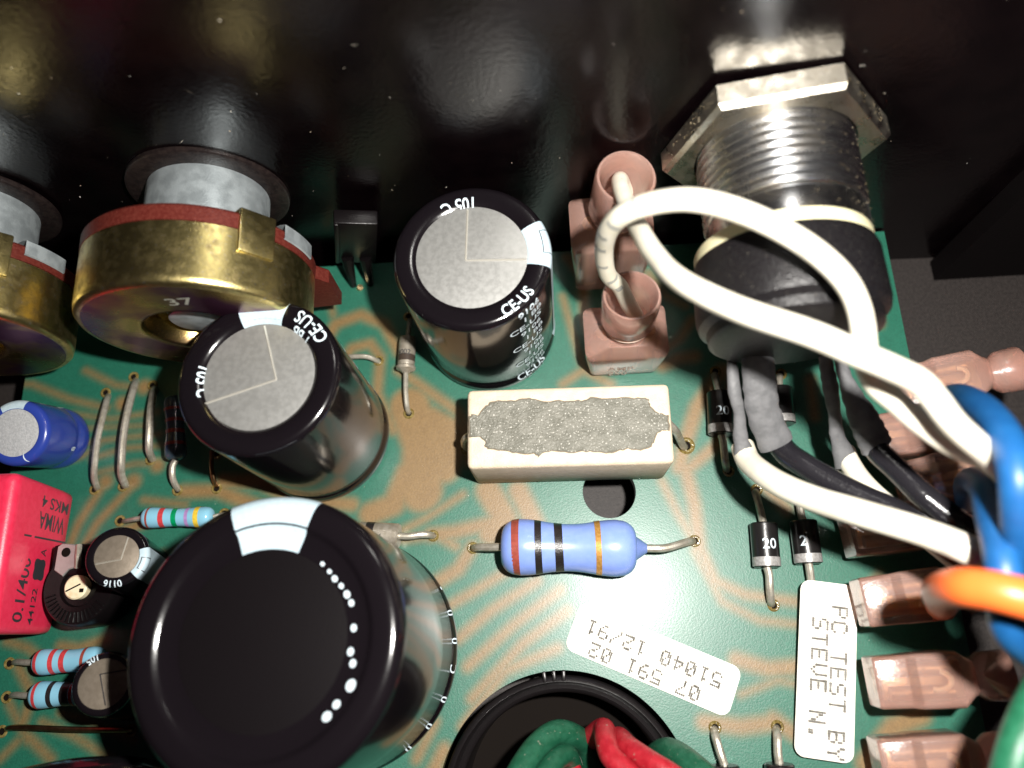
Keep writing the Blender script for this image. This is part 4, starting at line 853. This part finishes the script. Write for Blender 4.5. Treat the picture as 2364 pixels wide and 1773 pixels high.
striped('green wire leaving the grommet on its right side', [zi(1900, 1685, -6), zi(1960, 1605, 0), zi(2040, 1555, 3), zi(2130, 1590, 5), zi(2260, 1695, 7), zi(2400, 1825, 8)], 1.3, 'wire_green_dark', None)
striped('thin red wire low in the grommet between the green wires', [zi(1300, 1805, -6), zi(1360, 1695, -2), zi(1400, 1615, 0), zi(1450, 1685, 1), zi(1480, 1845, 2)], .9, 'wire_red', None)
wire('black_cable', 'glossy black cable along the bottom left edge', 'cable', [A(-60, 1860, 6), A(60, 1828, 8), A(200, 1806, 9), A(330, 1812, 9), A(450, 1870, 8)], 2.2, 'sleeve', 20)

# ================================================================== paper labels with dot-matrix print
DOT = {'0': '01110 10011 10011 10101 11001 11001 01110', '1': '00100 01100 00100 00100 00100 00100 01110', '2': '01110 10001 00001 00110 01000 10000 11111', '4': '00010 00110 01010 10010 11111 00010 00010',
       '5': '11111 10000 11110 00001 00001 10001 01110', '7': '11111 00001 00010 00100 01000 01000 01000', '9': '01110 10001 10001 01111 00001 00010 01100', '/': '00001 00001 00010 00100 01000 10000 10000',
       'P': '11110 10001 10001 11110 10000 10000 10000', 'C': '01110 10001 10000 10000 10000 10001 01110', 'T': '11111 00100 00100 00100 00100 00100 00100', 'E': '11111 10000 10000 11110 10000 10000 11111',
       'S': '01111 10000 10000 01110 00001 00001 11110', 'B': '11110 10001 10001 11110 10001 10001 11110', 'Y': '10001 10001 01010 00100 00100 00100 00100', 'V': '10001 10001 10001 10001 10001 01010 00100',
       'N': '10001 11001 11001 10101 10011 10011 10001', '.': '00000 00000 00000 00000 00000 01100 01100', ' ': '00000 00000 00000 00000 00000 00000 00000'}
def label_tag(lab, centre, xdir, w_, h_, lines, z0, tilt=0.0, px=.2, r=1.0):
    nrm = Vector((0, 0, 1)); fr = frame(centre, nrm, xdir)
    t = thing('paper_label', lab, 'label', centre, None)
    def bend(x, y): return z0 + tilt*x
    b = B(); bm = bmesh.new(); P = rrect(w_, h_, r, 5)
    b.loft([[fr @ Vector((x, y, bend(x, y) - .14)) for x, y in P], [fr @ Vector((x, y, bend(x, y))) for x, y in P]]); pp = b.build('paper', 'paper', t)
    b = B()
    for txt, x0, y0 in lines:
        for i, ch in enumerate(txt):
            for row, bits in enumerate(DOT[ch].split()):
                for col_, bit in enumerate(bits):
                    if bit == '1':
                        x = x0 + (i*6.4 + col_)*px; y = y0 - row*px*1.02; q = px*.64*random.uniform(.8, 1.1)
                        b.add([fr @ Vector((x + q*math.cos(s_), y + q*1.15*math.sin(s_), bend(x, y) + .015)) for s_ in np.linspace(0, 2*math.pi, 6, endpoint=False)], [tuple(range(6))])
    b.build('dot_print', 'ink', t, smooth=False, kind='stuff')
c = (O(1258, 1303, .2) + O(1600, 1450, .2) + O(1568, 1545, .2) + O(1222, 1398, .2))/4
xd = O(1240, 1350, .2) - O(1585, 1495, .2)
label_tag('tilted white label reading 07 591 02 upside down, above the grommet', Vector((c.x, c.y, 0)), xd, xd.length*1.02, 5.1, [('07 591 02', -xd.length*.315, 2.2), ('51040 12/91', -xd.length*.41, .12)], .22, px=.213)
c = (O(1732, 1255, 1.4) + O(1845, 1262, 1.4) + O(1840, 1645, .8) + O(1712, 1638, .8))/4
xd = O(1776, 1640, .8) - O(1788, 1258, 1.8); xd.z = 0
label_tag('long white label reading PC TEST BY STEVE N. beside the pink terminals', Vector((c.x, c.y, 0)), xd, xd.length, 5.7, [('PC TEST BY', -xd.length*.36, 1.85), ('STEVE N.', -xd.length*.28, -.05)], 1.6, tilt=-.06, px=.233)

# ================================================================== dust on the panel, nut and board
b = B(); rnd = random.Random(3)
for i in range(230):
    if i < 150:
        p = Vector((rnd.uniform(-75, 48), 0, rnd.uniform(6, 50))); p.y = 45.57 - .0284*p.x - .0347*p.z; n = Vector((0, -1, 0))
    else:
        p = Vector((rnd.uniform(-50, 40), rnd.uniform(-12, 42), .02)); n = Vector((0, 0, 1))
        if any((p - c0).length < R0 + .3 for c0, R0 in HOLES): continue
    s = rnd.choice((.02, .025, .03, .04, .055)); fr = frame(p, n, (rnd.uniform(-1, 1), .3, rnd.uniform(-1, 1)))
    e_ = rnd.uniform(1, 2.4) if i % 12 else rnd.uniform(8, 22)
    b.add([fr @ Vector(q) for q in ((s*e_, 0, .01), (0, s*.7, .03), (-s*e_, 0, .02), (0, -s*.7, .0), (0, 0, s*.8))], [(0, 1, 4), (1, 2, 4), (2, 3, 4), (3, 0, 4)])
b.build('dust_specks', 'dust', kind='stuff', smooth=False)
b = B()
for i in range(260):
    if i < 130:                                   # on the flats of the nut
        a_ = rad(60*rnd.choice((0, 0, 1, 2, 2, 2)) + 9.6); c_ = a_ + rad(60); t_ = rnd.random()
        p = Vector((22 + 10.2*(math.cos(a_)*(1 - t_) + math.cos(c_)*t_), rnd.uniform(41.5, 43.4), 22.6 + 10.2*(math.sin(a_)*(1 - t_) + math.sin(c_)*t_)))
    else:
        q = rad(rnd.uniform(10, 170)); p = Vector((22 + 7.1*math.cos(q), rnd.uniform(31.5, 40.8), 22.6 + 7.1*math.sin(q)))
    s = rnd.uniform(.02, .05)
    b.add([p + Vector(v) for v in ((s, 0, 0), (-s, 0, 0), (0, s, 0), (0, -s, 0), (0, 0, s), (0, 0, -s))], [(0, 2, 4), (2, 1, 4), (1, 3, 4), (3, 0, 4), (2, 0, 5), (1, 2, 5), (3, 1, 5), (0, 3, 5)])
b.build('dust_grains', 'grit', kind='stuff', smooth=False)
